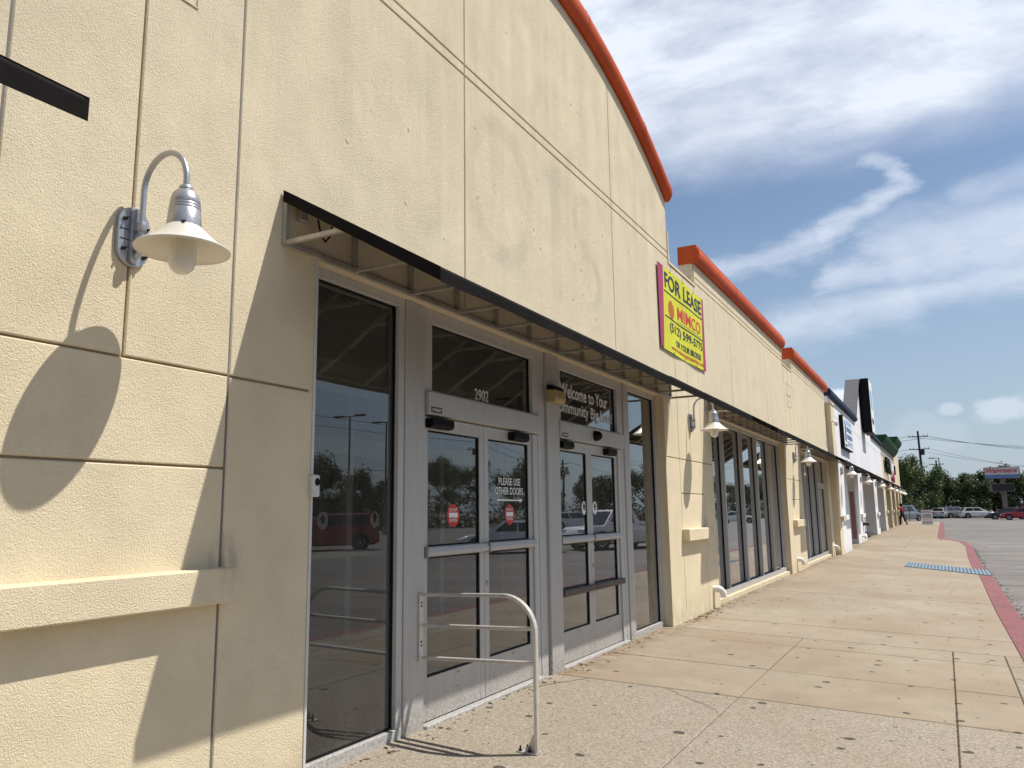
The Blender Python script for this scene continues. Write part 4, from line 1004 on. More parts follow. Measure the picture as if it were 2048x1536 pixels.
part('cabinet', MB().box(XW + .10, XW + .505, 44.22, 46.2, 5.41, 8.24), M_black, us, bevel=.015); part('face', MB().box(XW + .505, XW + .515, 44.27, 46.15, 5.46, 8.19), M_white_p, us)
for z in (6.0, 7.5): part('bracket', MB().box(XW - .002, XW + .10, 44.6, 45.8, z, z + .08), M_dark, us)
part('emblem', MB().prism_x([(44.6, 6.7), (45.8, 6.7), (45.8, 7.7), (44.6, 7.7)], XW + .515, XW + .518), M_lblue, us); part('bar_mark', MB().box(XW + .515, XW + .518, 44.6, 45.8, 5.9, 6.2), M_navyink, us)

# ------------------------------------------------------------------ green topped building
gb = thing('green_topped_building', 'pale stucco shop building with flared green metal cornice', 'building', (-8, 70, .2))
for y0, y1 in ((57.76, 59.7), (64.9, 66.5), (70.8, 72.3), (75.8, 77.3), (80.3, 82.0)): part('pier', MB().box(XW - 1.1, XW - .002, y0, y1, -.2, 3.25), M_cream2, gb, bevel=.008)
part('wall', MB().box(XW - .35, XW - .002, 57.76, 82.0, 3.251, 5.75), M_cream2, gb, bevel=.008); part('wall', MB().box(-22, XW - .36, 81.7, 82.0, -.2, 5.7), M_cream2, gb)
part('parapet', MB().box(XW - .35, XW - .002, 74.0, 82.0, 5.752, 6.9), M_cream2, gb)
M_band = material('grey_band', (.34, .31, .27), .9, fn=worn((.35, .32, .28), .85, 2)); part('band', MB().box(XW - .003, XW + .004, 57.80, 73.9, 5.05, 5.70), M_band, gb)
PG = [(0, 0), (.06, 0), (.30, .28), (.44, .55), (.44, .66), (-.3, .66), (-.3, 0)]
coping([57.78, 73.9], lambda y: 5.76, M_green, prof=PG, parent=gb, name='cornice'); coping([74.1, 82.2], lambda y: 6.9, M_green, prof=PG, parent=gb, name='cornice')
for y0, y1 in ((59.7, 64.9), (66.5, 70.8), (72.3, 75.8), (77.3, 80.3)):
    window(gb, y0 + .005, y1 - .005, .2, 2.9, [y0 + (y1 - y0) * k / 4 for k in (1, 2, 3)], xf=XR); part('head', MB().box(XR - .2, XW - .02, y0 + .003, y1 - .003, 2.9, 3.245), M_cream2, gb)
    part('window_base', MB().box(XR - .3, XR + .06, y0 + .003, y1 - .003, -.1, .198), M_cream2, gb)
for y in (58.7, 65.7, 71.5, 76.5): part('ledge', MB().box(XW - .02, XW + .112, y - .5, y + .5, 1.25, 1.42), M_cream2, gb, bevel=.008)
part('roof', MB().box(-22, XW - .36, 57.76, 81.6, 5.0, 5.2), M_int, gb); part('interior_wall', MB().box(-9, -8.8, 57.76, 81.6, -.1, 5.0), M_int, gb)
ls = thing('letter_sign', 'black raised letter sign under the green cornice', 'sign', (XW, 62, 4.0))
for k, (y, wd, sh) in enumerate(((60.0, 1.1, 0), (61.4, .5, 1), (62.2, 1.2, 2), (63.7, .9, 3))):
    z0 = 4.0; m_ = MB()
    m_.box(XW + .08, XW + .22, y, y + .28, z0, z0 + 1.05)
    if sh in (0, 2): m_.box(XW + .08, XW + .22, y + .28, y + wd, z0 + .78, z0 + 1.05); m_.box(XW + .08, XW + .22, y + .28, y + wd, z0 + .38, z0 + .6); m_.box(XW + .08, XW + .22, y + wd, y + wd + .25, z0 + (.0 if sh == 2 else .4), z0 + 1.0)
    if sh == 3: m_.box(XW + .08, XW + .22, y + .28, y + wd, z0, z0 + .25)
    part('letter', m_, M_black, ls)
ps = thing('pink_sign', 'small pink and black sign near the far end of the green topped building', 'sign', (XW, 69, 3.5))
part('board', MB().box(XW, XW + .12, 67.6, 70.2, 3.9, 5.0), M_white_p, ps); part('logo', MB().lathe([(.001, .10), (.45, .08), (.5, 0)], 16, (XW + .1, 68.2, 4.0), 'x'), M_pink, ps); part('logo', MB().lathe([(.001, .10), (.3, .08), (.34, 0)], 14, (XW + .1, 69.2, 3.85), 'x'), M_pink, ps)
part('letter', MB().box(XW + .12, XW + .2, 70.3, 71.4, 4.2, 4.9), M_black, ps)

# ------------------------------------------------------------------ vehicles
M_tyre = material('tyre_rubber', (.018, .018, .018), .85, fn=worn((.02, .02, .02), .7, 12)); M_rim = material('alloy_rim', (.5, .5, .52), .3, .8, fn=worn((.5, .5, .52), .8, 12, 0))
M_cglass = material('car_glass', (.012, .015, .018), .06, spec=.8, fn=worn((.012, .015, .018), .7, 2, 0)); M_hl = material('headlight_glass', (.7, .7, .72), .12, fn=worn((.7, .7, .72), .8, 9, 0)); M_tl = material('tail_light_red', (.35, .01, .01), .2, fn=worn((.36, .012, .012), .8, 9, 0))
def paint(name, col): return material('car_paint_' + name, col, .22, .15, fn=worn(col, .93, 1.5, 0), **{'Coat Weight': .6, 'Coat Roughness': .05})
P_RED = paint('red', (.32, .012, .02)); P_WHITE = paint('white', (.72, .73, .74)); P_DARK = paint('charcoal', (.03, .033, .04)); P_GREY = paint('grey', (.16, .17, .19)); P_BLUE = paint('navy', (.03, .045, .09)); P_SILVER = paint('silver', (.42, .43, .45))
SPEC = {  # length, half width, lower body stations (x/L from tail, top z), cabin (base x0,x1, roof x0,x1), belt z, roof z, wheel radius
 'sedan': dict(L=4.8, w=.91, top=[(0, .62), (.02, .86), (.10, .96), (.26, .98), (.62, .95), (.68, .93), (.90, .80), (.98, .66), (1, .52)], cab=(.12, .74, .28, .56), belt=.93, roof=1.45, wr=.33),
 'suv': dict(L=4.7, w=.94, top=[(0, .66), (.015, 1.0), (.06, 1.08), (.3, 1.08), (.66, 1.06), (.72, 1.05), (.93, .95), (.99, .78), (1, .6)], cab=(.02, .77, .08, .60), belt=1.06, roof=1.70, wr=.37),
 'hatch': dict(L=4.6, w=.92, top=[(0, .64), (.015, .92), (.06, 1.02), (.3, 1.02), (.64, .99), (.70, .97), (.92, .86), (.99, .72), (1, .55)], cab=(.03, .76, .16, .56), belt=.99, roof=1.56, wr=.35),
 'van': dict(L=5.0, w=.98, top=[(0, .6), (.01, 1.1), (.05, 1.12), (.6, 1.12), (.75, 1.1), (.82, 1.08), (.95, .95), (.99, .75), (1, .55)], cab=(.01, .84, .03, .68), belt=1.1, roof=1.92, wr=.36),
 'pickup': dict(L=5.7, w=1.0, top=[(0, .7), (.01, 1.12), (.05, 1.14), (.38, 1.14), (.70, 1.14), (.74, 1.14), (.95, 1.08), (.99, .9), (1, .62)], cab=(.38, .76, .42, .64), belt=1.13, roof=1.88, wr=.41)}
def make_car(kind, pm, label, group, name='parked_car', cat='car'):
    s = SPEC[kind]; L, w = s['L'], s['w']; t = thing(name, label, cat, (0, 0, 0), group)
    wr = s['wr']; wx = (L * .19, L * .80); mb = MB(); n = 0
    # lower body: rings along the length
    st = sorted(set([p for p, _ in s['top']] + [.05, .12, .19, .26, .4, .5, .73, .80, .87])); 
    def topz(f):
        for (a, za), (b, zb) in zip(s['top'], s['top'][1:]):
            if a <= f <= b: return za + (zb - za) * (f - a) / (b - a)
    for f in st:
        z1 = topz(f); tap = 1 - .16 * max(0, (f - .84) / .16) ** 2 - .10 * max(0, (.10 - f) / .10) ** 2; ww = w * tap
        z0 = .24 + .12 * max(0, (.06 - f) / .06) + .06 * max(0, (f - .95) / .05); zm = z0 + (z1 - z0) * .55
        half = [(ww * .86, z0), (ww * .97, z0 + .10), (ww, zm), (ww * .975, z1 - (z1 - z0) * .16), (ww * .90, z1 - .015), (ww * .5, z1 + .012)]
        ring = half + [(-a, b) for a, b in reversed(half)]
        mb.v += [(L * (f - .5), a, b) for a, b in ring]; n = len(ring)
    for i in range(len(st) - 1):
        for j in range(n): k = (j + 1) % n; mb.face((i * n + j, (i + 1) * n + j, (i + 1) * n + k, i * n + k))
    mb.face(range(n)); mb.face(range(len(mb.v) - 1, len(mb.v) - n - 1, -1))
    part('body', mb, pm, t, smooth=True, local=True)
    # cabin
    b0, b1, r0, r1 = [L * (q - .5) for q in s['cab']]; zb, zr = s['belt'] - .02, s['roof']; wb_, wt = w * .93, w * .72
    B = [(b0, -wb_, zb), (b1, -wb_ * .95, zb), (b1, wb_ * .95, zb), (b0, wb_, zb)]; Tt = [(r0, -wt, zr - .03), (r1, -wt, zr - .03), (r1, wt, zr - .03), (r0, wt, zr - .03)]
    m2 = MB(); m2.v = B + Tt + [(r0 + .15, -wt * .8, zr), (r1 - .12, -wt * .8, zr), (r1 - .12, wt * .8, zr), (r0 + .15, wt * .8, zr)]
    for q in ((0, 1, 5, 4), (1, 2, 6, 5), (2, 3, 7, 6), (3, 0, 4, 7), (4, 5, 9, 8), (5, 6, 10, 9), (6, 7, 11, 10), (7, 4, 8, 11), (8, 9, 10, 11)): m2.face(q)
    part('cabin', m2, pm, t, smooth=True, local=True)
    def win(q, u0, u1, v0, v1, name='window'):
        q = [Vector(p) for p in q]; nrm = (q[1] - q[0]).cross(q[3] - q[0]).normalized()
        f = lambda a, b: (q[0] * (1 - a) + q[1] * a) * (1 - b) + (q[3] * (1 - a) + q[2] * a) * b + nrm * .008
        m_ = MB(); m_.v = [tuple(f(*p)) for p in ((u0, v0), (u1, v0), (u1, v1), (u0, v1))]; m_.face((0, 1, 2, 3)); part(name, m_, M_cglass, t, local=True)
    for q in ((B[0], B[1], Tt[1], Tt[0]), (B[2], B[3], Tt[3], Tt[2])):
        if kind == 'pickup': win(q, .12, .88, .12, .88)
        else:
            rev = q[0][1] > 0
            for u0, u1 in ((.10, .46), (.49, .86)): win(q, u0, u1, .14, .88)
    win((B[1], B[2], Tt[2], Tt[1]), .06, .94, .06, .93, 'windscreen'); win((B[3], B[0], Tt[0], Tt[3]), .08, .92, .2, .9, 'rear_window')
    for x in wx:
        for sgn in (-1, 1):
            cx = L * 0 + x - L / 2; cy = sgn * (w - .02)
            part('wheel_arch', MB().lathe([(.001, sgn * .012), (wr + .06, sgn * .010), (wr + .065, -sgn * .1)], 20, (cx, sgn * (w - .01), wr + .02), 'y'), M_gask, t, local=True)
            wl = part('wheel', MB().lathe([(wr * .6, -.10), (wr * .96, -.10), (wr, -.07), (wr, .07), (wr * .96, .10), (wr * .6, .10)], 22, (cx, cy - sgn * .06, wr), 'y'), M_tyre, t, smooth=True, local=True)
            part('rim', MB().lathe([(.001, sgn * .085), (wr * .2, sgn * .09), (wr * .3, sgn * .06), (wr * .62, sgn * .098), (wr * .66, sgn * .06)], 18, (cx, cy - sgn * .06, wr), 'y'), M_rim, wl, local=True)
    zf = topz(.97); zt = topz(.02)
    for sgn in (-1, 1):
        a, b = sorted((sgn * w * .48, sgn * w * .86))
        part('headlight', MB().box(L * .462, L * .492, a, b, zf - .12, zf - .01), M_hl, t, local=True, bevel=.02)
        part('tail_light', MB().box(-L * .502, -L * .478, a, b, zt - .10, zt + .05), M_tl, t, local=True, bevel=.02)
        a, b = sorted((sgn * w * .98, sgn * (w * .98 + .18))); xm = L * (s['cab'][1] - .5) - .35
        part('mirror', MB().box(xm, xm + .12, a, b, s['belt'] + .02, s['belt'] + .16), pm, t, local=True, bevel=.03)
    part('grille', MB().box(L * .488, L * .503, -w * .42, w * .42, .42, .58), M_gask, t, local=True, bevel=.01)
    part('number_plate', MB().box(-L * .506, -L * .499, -.16, .16, .62, .76), M_white_p, t, local=True)
    if kind == 'pickup':
        part('cargo_bed', MB().box(-L * .47, L * (.36 - .5), -w * .80, w * .80, 1.146, 1.152), M_gask, t, local=True)
    return t
FAR = 'cars parked across the far end of the lot'; REF = 'cars parked in the lot beside the shops'
def put(o, x, y, deg, z=None): o.location = (x, y, rz(y) if z is None else z); o.rotation_euler = (0, 0, math.radians(deg)); return o
put(make_car('sedan', P_RED, 'red car at the right edge of the far parking row', FAR), 8.2, 112, 176)
put(make_car('sedan', P_DARK, 'black car half hidden behind the red car in the far row', FAR), 7.0, 118, 181)
put(make_car('hatch', P_WHITE, 'white hatchback in the middle of the far parking row', FAR), 4.1, 133, 14)
put(make_car('suv', P_GREY, 'dark grey car between the white hatchback and the small tree', FAR), 1.3, 136, 40)
put(make_car('suv', P_WHITE, 'white vehicle parked behind the dark grey car', FAR), 2.6, 143, 90)
put(make_car('hatch', P_SILVER, 'silver car seen from behind, right of the barber shop board', FAR), -.6, 133, 84)
put(make_car('sedan', P_SILVER, 'silver sedan behind the black and red cars', FAR), 8.6, 130, 8)
put(make_car('van', P_GREY, 'grey van parked behind the person', FAR, 'parked_van', 'van'), -4.4, 109, 60)
put(make_car('van', P_SILVER, 'pale van at the building corner, left of the grey van', FAR, 'parked_van', 'van'), -7.6, 107, 74)
o_ = put(make_car('suv', P_RED, 'red SUV mirrored in the first glass pane', REF), 21.5, 32.6, -41); o_.scale = (1.08, 1.05, 1.12)
put(make_car('sedan', P_WHITE, 'white sedan mirrored in the closed sliding doors', REF), 10.8, 32.6, -29)
put(make_car('pickup', P_WHITE, 'white pickup mirrored in the pane right of the second doors', REF, 'pickup_truck', 'pickup'), 7.3, 37.5, -60)
put(make_car('suv', P_WHITE, 'white SUV mirrored in the second sliding doors', REF), 23.5, 69, 150)
put(make_car('sedan', P_WHITE, 'white sedan mirrored in the cream window bay', REF), 15.5, 101, 172)
put(make_car('suv', P_GREY, 'grey SUV mirrored in dark glass beside the red SUV', REF), 27.5, 38, 200)
put(make_car('sedan', P_BLUE, 'navy sedan parked beyond the white SUV in the lot', REF), 27, 76, 150)

# ------------------------------------------------------------------ person
def person():
    J = {'pel': (0, 0, .95, .15, .105), 'bel': (.01, 0, 1.10, .145, .10), 'che': (.02, 0, 1.30, .165, .115), 'nec': (.03, 0, 1.46, .055, .055), 'hd0': (.05, 0, 1.54, .07, .08), 'hd1': (.06, 0, 1.64, .085, .10), 'hd2': (.05, 0, 1.72, .06, .075),
         'lh': (0, .09, .90, .10, .10), 'lk': (.14, .10, .50, .065, .07), 'la': (.10, .10, .09, .045, .05), 'lt': (.24, .11, .045, .035, .03),
         'rh': (0, -.09, .90, .10, .10), 'rk': (-.06, -.10, .50, .065, .07), 'ra': (-.26, -.10, .11, .045, .05), 'rt': (-.13, -.11, .045, .035, .03),
         'ls': (.02, .19, 1.38, .065, .065), 'le': (.22, .24, 1.26, .048, .048), 'lw': (.46, .20, 1.40, .034, .034), 'lf': (.60, .19, 1.44, .035, .022),
         'rs': (.02, -.19, 1.38, .065, .065), 're': (-.02, -.25, 1.10, .048, .048), 'rw': (.12, -.22, .90, .034, .034), 'rf': (.17, -.21, .80, .032, .022)}
    E_ = ['pel-bel', 'bel-che', 'che-nec', 'nec-hd0', 'hd0-hd1', 'hd1-hd2', 'pel-lh', 'lh-lk', 'lk-la', 'la-lt', 'pel-rh', 'rh-rk', 'rk-ra', 'ra-rt', 'che-ls', 'ls-le', 'le-lw', 'lw-lf', 'che-rs', 'rs-re', 're-rw', 'rw-rf']
    k = list(J); me = bpy.data.meshes.new('person'); me.from_pydata([J[q][:3] for q in k], [tuple(k.index(q) for q in e.split('-')) for e in E_], [])
    o = bpy.data.objects.new('person', me); C.objects.link(o)
    sm = o.modifiers.new('skin', 'SKIN'); me.skin_vertices.new() if not me.skin_vertices else None
    for i, q in enumerate(k): me.skin_vertices[0].data[i].radius = J[q][3:5]
    me.skin_vertices[0].data[0].use_root = True
    o.modifiers.new('sub', 'SUBSURF').levels = 2; o.modifiers['sub'].render_levels = 2
    dg = bpy.context.evaluated_depsgraph_get(); m2 = bpy.data.meshes.new_from_object(o.evaluated_get(dg)); m2.name = 'person'
    o.modifiers.clear(); o.data = m2; m2.materials.clear()
    skin = material('skin', (.30, .16, .10), .6, fn=worn((.31, .165, .105), .9, 12, 0)); top = material('red_black_top', (.30, .02, .03), .85, fn=worn((.33, .02, .035), .35, 7)); trs = material('black_trousers', (.012, .012, .015), .85, fn=worn((.013, .013, .016), .7, 7))
    for q in (skin, top, trs, M_black): m2.materials.append(q)
    for f in m2.polygons:
        c_ = f.center; f.use_smooth = True
        f.material_index = 0 if c_.z > 1.47 else 1 if (c_.z > 1.12 and (c_.x < .36)) else 2 if c_.z > .09 else 3
        if c_.z < 1.47 and c_.x > .40 and c_.z > 1.2: f.material_index = 0
        if c_.y < -.15 and c_.z < .95 and c_.z > .7: f.material_index = 0
    tag(o, 'person in red and black top and black trousers reaching towards a shop door', 'person')
    m_ = MB().lathe([(.001, .14), (.06, .13), (.10, .08), (.112, .01), (.10, -.07), (.085, -.10)], 16, (.035, 0, 1.645)); h = part('hair', m_, M_black, o, smooth=True, local=True)
    for sgn in (-1, 1):
        part('eye', MB().lathe([(.001, .012), (.010, .008), (.013, 0)], 8, (.138, sgn * .033, 1.635), 'x'), M_black, o, local=True); part('ear', MB().box(.03, .07, sgn * .085 - .01, sgn * .085 + .01, 1.59, 1.65), skin, o, local=True, bevel=.008)
        hx, hy, hz_ = ((.62, .19, 1.445) if sgn > 0 else (.18, -.21, .785))
        for q in range(4):
            off = (q - 1.5) * .018; ln = (.07, .08, .078, .06)[q]; d = Vector((1, 0, .15)) if sgn > 0 else Vector((.35, 0, -1)); d.normalize()
            a = Vector((hx, hy + off, hz_)); part('finger', MB().tube([a, a + d * ln * .6, a + d * ln + Vector((0, 0, -.012))], [.009, .009, .007], 6), skin, o, local=True)
        a = Vector((hx - .03, hy - sgn * .03, hz_)); part('thumb', MB().tube([a, a + Vector((.03, -sgn * .02, .02)), a + Vector((.055, -sgn * .025, .02))], [.010, .010, .008], 6), skin, o, local=True)
    part('nose', MB().hexa([(.135, -.014, 1.585), (.165, -.012, 1.588), (.165, .012, 1.588), (.135, .014, 1.585), (.135, -.008, 1.64), (.143, -.006, 1.64), (.143, .006, 1.64), (.135, .008, 1.64)]), skin, o, local=True); part('mouth', MB().box(.130, .137, -.025, .025, 1.557, 1.563), M_redv, o, local=True)
    return o
pr = person(); pr.location = (-3.02, 72, gz(-3.02, 72)); pr.rotation_euler = (0, 0, math.radians(158)); pr.scale = (1.15, 1.28, 1.0)

# ------------------------------------------------------------------ A-board
ab = thing('a_board', 'white barber shop A board with red and blue stripes standing on the pavement', 'A board', (-1.35, 77, gz(-1.35, 77)), None)
AZ = gz(-1.35, 77)
def abf(a, b, c): # face towards the camera (-Y), a across 0..1, b up 0..1
    return (-1.76 + .84 * a, 76.72 + .26 * b - c, AZ + 1.22 * b)
for sgn in (0, 1):
    m_ = MB(); f = (lambda a, b, c: abf(a, b, c)) if sgn == 0 else (lambda a, b, c: (abf(a, b, 0)[0], 2 * 77 - abf(a, b, c)[1], abf(a, b, 0)[2]))
    m_.hexa([f(0, 0, 0), f(1, 0, 0), f(1, 0, -.03), f(0, 0, -.03), f(0, 1, 0), f(1, 1, 0), f(1, 1, -.03), f(0, 1, -.03)]); part('panel', m_, M_white_p, ab)
for i in range(5):
    for b0, b1, mt in ((.80, .93, (M_navyink, M_redink)[i % 2]), (.10, .22, (M_blueink, M_redink)[i % 2])):
        a = .08 + i * .17; m_ = MB(); m_.v = [abf(a, b1, .004), abf(a + .09, b1, .004), abf(a + .17, b0, .004), abf(a + .08, b0, .004)]; m_.face((3, 2, 1, 0)); part('stripe', m_, mt, ab)
for body, b0, b1, mt in (('BARBER', .60, .72, M_navyink), ('SHOP', .45, .57, M_navyink)):
    lettering(body, ab, mt, 0, 0, 0, 0, 0, bold=.02, frame=lambda p, q, c, b0=b0, b1=b1: abf(.10 + .8 * p, b0 + (b1 - b0) * q, .006))
part('rule', MB().hexa([abf(.08, .36, .001), abf(.92, .36, .001), abf(.92, .36, .006), abf(.08, .36, .006), abf(.08, .38, .001), abf(.92, .38, .001), abf(.92, .38, .006), abf(.08, .38, .006)]), M_redink, ab)
sp = thing('sign_post', 'small sign on a thin post in front of the grey van', 'sign post', (-3.3, 95, rz(95)))
part('post', MB().box(-3.34, -3.26, 94.97, 95.03, rz(95), rz(95) + 1.6), M_signtan, sp); part('plate', MB().box(-3.46, -3.14, 94.94, 94.965, rz(95) + 1.2, rz(95) + 1.62), M_signtan, sp)

# ------------------------------------------------------------------ pylon sign, poles, wires
def pylon(x, y, wd, hh, z0, label):
    t = thing('pylon_sign', label, 'sign', (x, y, rz(y)))
    part('post', MB().box(x - .30, x + .30, y - .25, y + .25, rz(y), z0 - 1.75), M_signtan, t); part('cabinet', MB().box(x - wd / 2, x + wd / 2, y - .45, y + .45, z0, z0 + hh), M_signtan, t, bevel=.03)
    part('face', MB().box(x - wd / 2 + .08, x + wd / 2 - .08, y - .47, y - .45, z0 + hh * .34, z0 + hh - .08), material('grey_sign_face', (.55, .54, .56), .5, fn=worn((.56, .55, .57), .92, 1, 0)), t)
    part('blue_band', MB().box(x - wd / 2 + .08, x + wd / 2 - .08, y - .475, y - .455, z0 + .08, z0 + hh * .30), material('pale_blue_band', (.10, .20, .42), .5, fn=worn((.10, .20, .42), .9, 1, 0)), t)
    fr = lambda p, q, c: (x - wd * .44 + wd * .87 * p, y - .49, z0 + hh * .36 + hh * .56 * q)
    lettering('Walgreens', t, M_redink, 0, 0, 0, 0, 0, bold=.02, shear=.35, frame=fr)
    ms = part('screen_cabinet', MB().box(x - wd * .40, x + wd * .30, y - .4, y + .4, z0 - 1.75, z0 - .62), M_signtan, t, bevel=.03); part('screen', MB().box(x - wd * .31, x + wd * .29, y - .42, y - .4, z0 - 1.66, z0 - .72), M_screen, ms)
    part('neck', MB().box(x - .32, x + .32, y - .3, y + .3, z0 - .62, z0), M_signtan, t)
    return t
pylon(7.42, 128, 4.2, 1.6, 5.36, 'tall Walgreens pylon sign with dark screen panel among the trees')
def upole(x, y, h, label, arms=2, group='wooden utility poles', lean=0):
    t = thing('utility_pole', label, 'utility pole', (x, y, rz(y)), group); z = rz(y)
    part('pole', MB().tube([(x, y, z), (x + lean * .5, y, z + h * .5), (x + lean, y, z + h)], [.24, .20, .15], 10), M_wood, t, smooth=True)
    for k in range(arms):
        zz = z + h - .9 - k * 2.0; ar = part('crossarm', MB().bar((x + lean - 1.4, y - .2, zz), (x + lean + 1.4, y - .2, zz), .12), M_wood, t)
        for q in (-1.3, -.8, .8, 1.3): part('insulator', MB().lathe([(.04, 0), (.06, .05), (.04, .1), (.06, .15), (.03, .22)], 8, (x + lean + q, y - .2, zz + .06)), M_steel, ar)
    part('transformer', MB().lathe([(.001, .9), (.24, .85), (.26, .8), (.26, 0), (.001, -.02)], 12, (x + lean * .7 + .42, y - .1, z + h * .72)), M_steel, t, smooth=True) if arms > 1 and group else None
    return (x + lean, y - .2, z + h)
tops = []
tops.append(upole(-2.45, 140, 13.6, 'wooden utility pole rising behind the trees, left of the street light', lean=-.15))
upole(-.6, 190, 11.5, 'shorter utility pole just right of the main utility pole', 1)
upole(48, 92, 13.2, 'wooden utility pole mirrored in the closed sliding doors'); upole(62, 150, 12.5, 'farther utility pole mirrored in the closed sliding doors')
def wire(a, b, sag, label, grp='power lines'):
    a, b = Vector(a), Vector(b); pts = [a.lerp(b, i / 24) - Vector((0, 0, sag * 4 * (i / 24) * (1 - i / 24))) for i in range(25)]
    return solo('power_line', MB().tube(pts, .028, 5, False), M_steel, label, 'power line', grp, base=tuple(a))
px0, py0, pz0 = tops[0]
for k, (q, dz_, lb) in enumerate(((-1.3, -.85, 'topmost power line from the utility pole towards the right'), (.8, -.95, 'second power line from the utility pole towards the right'), (1.3, -.85, 'low hanging third power line from the utility pole towards the right'), (-.8, -2.85, 'fourth power line, from the lower crossarm of the pole to the right'), (1.3, -2.85, 'lowest power line from the lower crossarm of the pole to the right'))):
    wire((px0 + q, py0, pz0 + dz_), (60, 146 + k * .5, pz0 + dz_ + 1.2), 3.4 + .5 * k, lb)
for k, (q, dz_, lb) in enumerate(((-1.3, -.85, 'upper power line from the utility pole towards the green cornice'), (.8, -1.2, 'second power line from the utility pole towards the green cornice'), (-1.3, -2.9, 'lower power line from the utility pole towards the green cornice'))):
    wire((px0 + q, py0, pz0 + dz_), (-60, 128 + k, pz0 + dz_ - .5), 1.5, lb)
for k, (z0, lb) in enumerate(((12.2, 'upper power line mirrored in the entrance glass'), (11.2, 'middle power line mirrored in the entrance glass'), (7.0, 'lower power line mirrored in the entrance glass'))):
    wire((48, 92, z0), (46, -10, z0), .8, lb); wire((48, 92, z0), (62, 150, z0 - .5), .8, lb + ', farther span')
def light_pole(x, y, h, label, heads, grp='parking lot light poles'):
    t = thing('light_pole', label, 'light pole', (x, y, rz(y)), grp); z = rz(y)
    part('base', MB().lathe([(.3, 0), (.3, .7), (.28, .75), (.001, .76)], 16, (x, y, z)), M_conc2, t, smooth=True); part('pole', MB().tube([(x, y, z + .7), (x, y, z + h)], [.10, .075], 10), M_steel, t, smooth=True)
    for sx in heads:
        ar = part('arm', MB().bar((x, y, z + h - .08), (x + sx * .7, y, z + h - .03), .07), M_steel, t); part('lamp_head', MB().box(*sorted((x + sx * .6, x + sx * 1.55)), y - .22, y + .22, z + h - .07, z + h + .06), M_steel, ar, bevel=.03)
light_pole(-.05, 152, 9.9, 'slim street light pole rising right of the utility pole', (-1,)); light_pole(35, 50, 9.8, 'tall two headed light pole mirrored on the left of the first pane', (-1, 1)); light_pole(35, 55.0, 9.8, 'tall two headed light pole mirrored on the right of the first pane', (-1, 1))
light_pole(24, 84, 9.8, 'two headed light pole mirrored in the second sliding doors', (-1, 1))

# ------------------------------------------------------------------ trees
M_bark = material('bark', (.05, .038, .028), .95, fn=worn((.055, .042, .03), .6, 9, .6))
def leafmat(name, a, b):
    m = bpy.data.materials.new(name); m.use_nodes = True; t = NT(m.node_tree); bs_ = t.n['Principled BSDF']; bs_.inputs['Roughness'].default_value = .55
    P = t.n.new('ShaderNodeNewGeometry'); r = P.outputs['Random Per Island']
    t.put(bs_.inputs['Base Color'], t.mix(r, a, b)); bs_.inputs['Specular IOR Level'].default_value = .3
    tl = t.n.new('ShaderNodeBsdfTranslucent'); t.put(tl.inputs[0], t.mix(r, tuple(q * 1.2 for q in a), tuple(q * 1.2 for q in b)))
    mx = t.n.new('ShaderNodeMixShader'); mx.inputs[0].default_value = .28; t.l.new(bs_.outputs[0], mx.inputs[1]); t.l.new(tl.outputs[0], mx.inputs[2]); t.l.new(mx.outputs[0], t.n['Material Output'].inputs[0])
    return m
M_leafA = leafmat('dark_oak_leaves', (.018, .034, .010), (.062, .084, .024)); M_leafB = leafmat('mesquite_leaves', (.034, .062, .016), (.095, .125, .040))
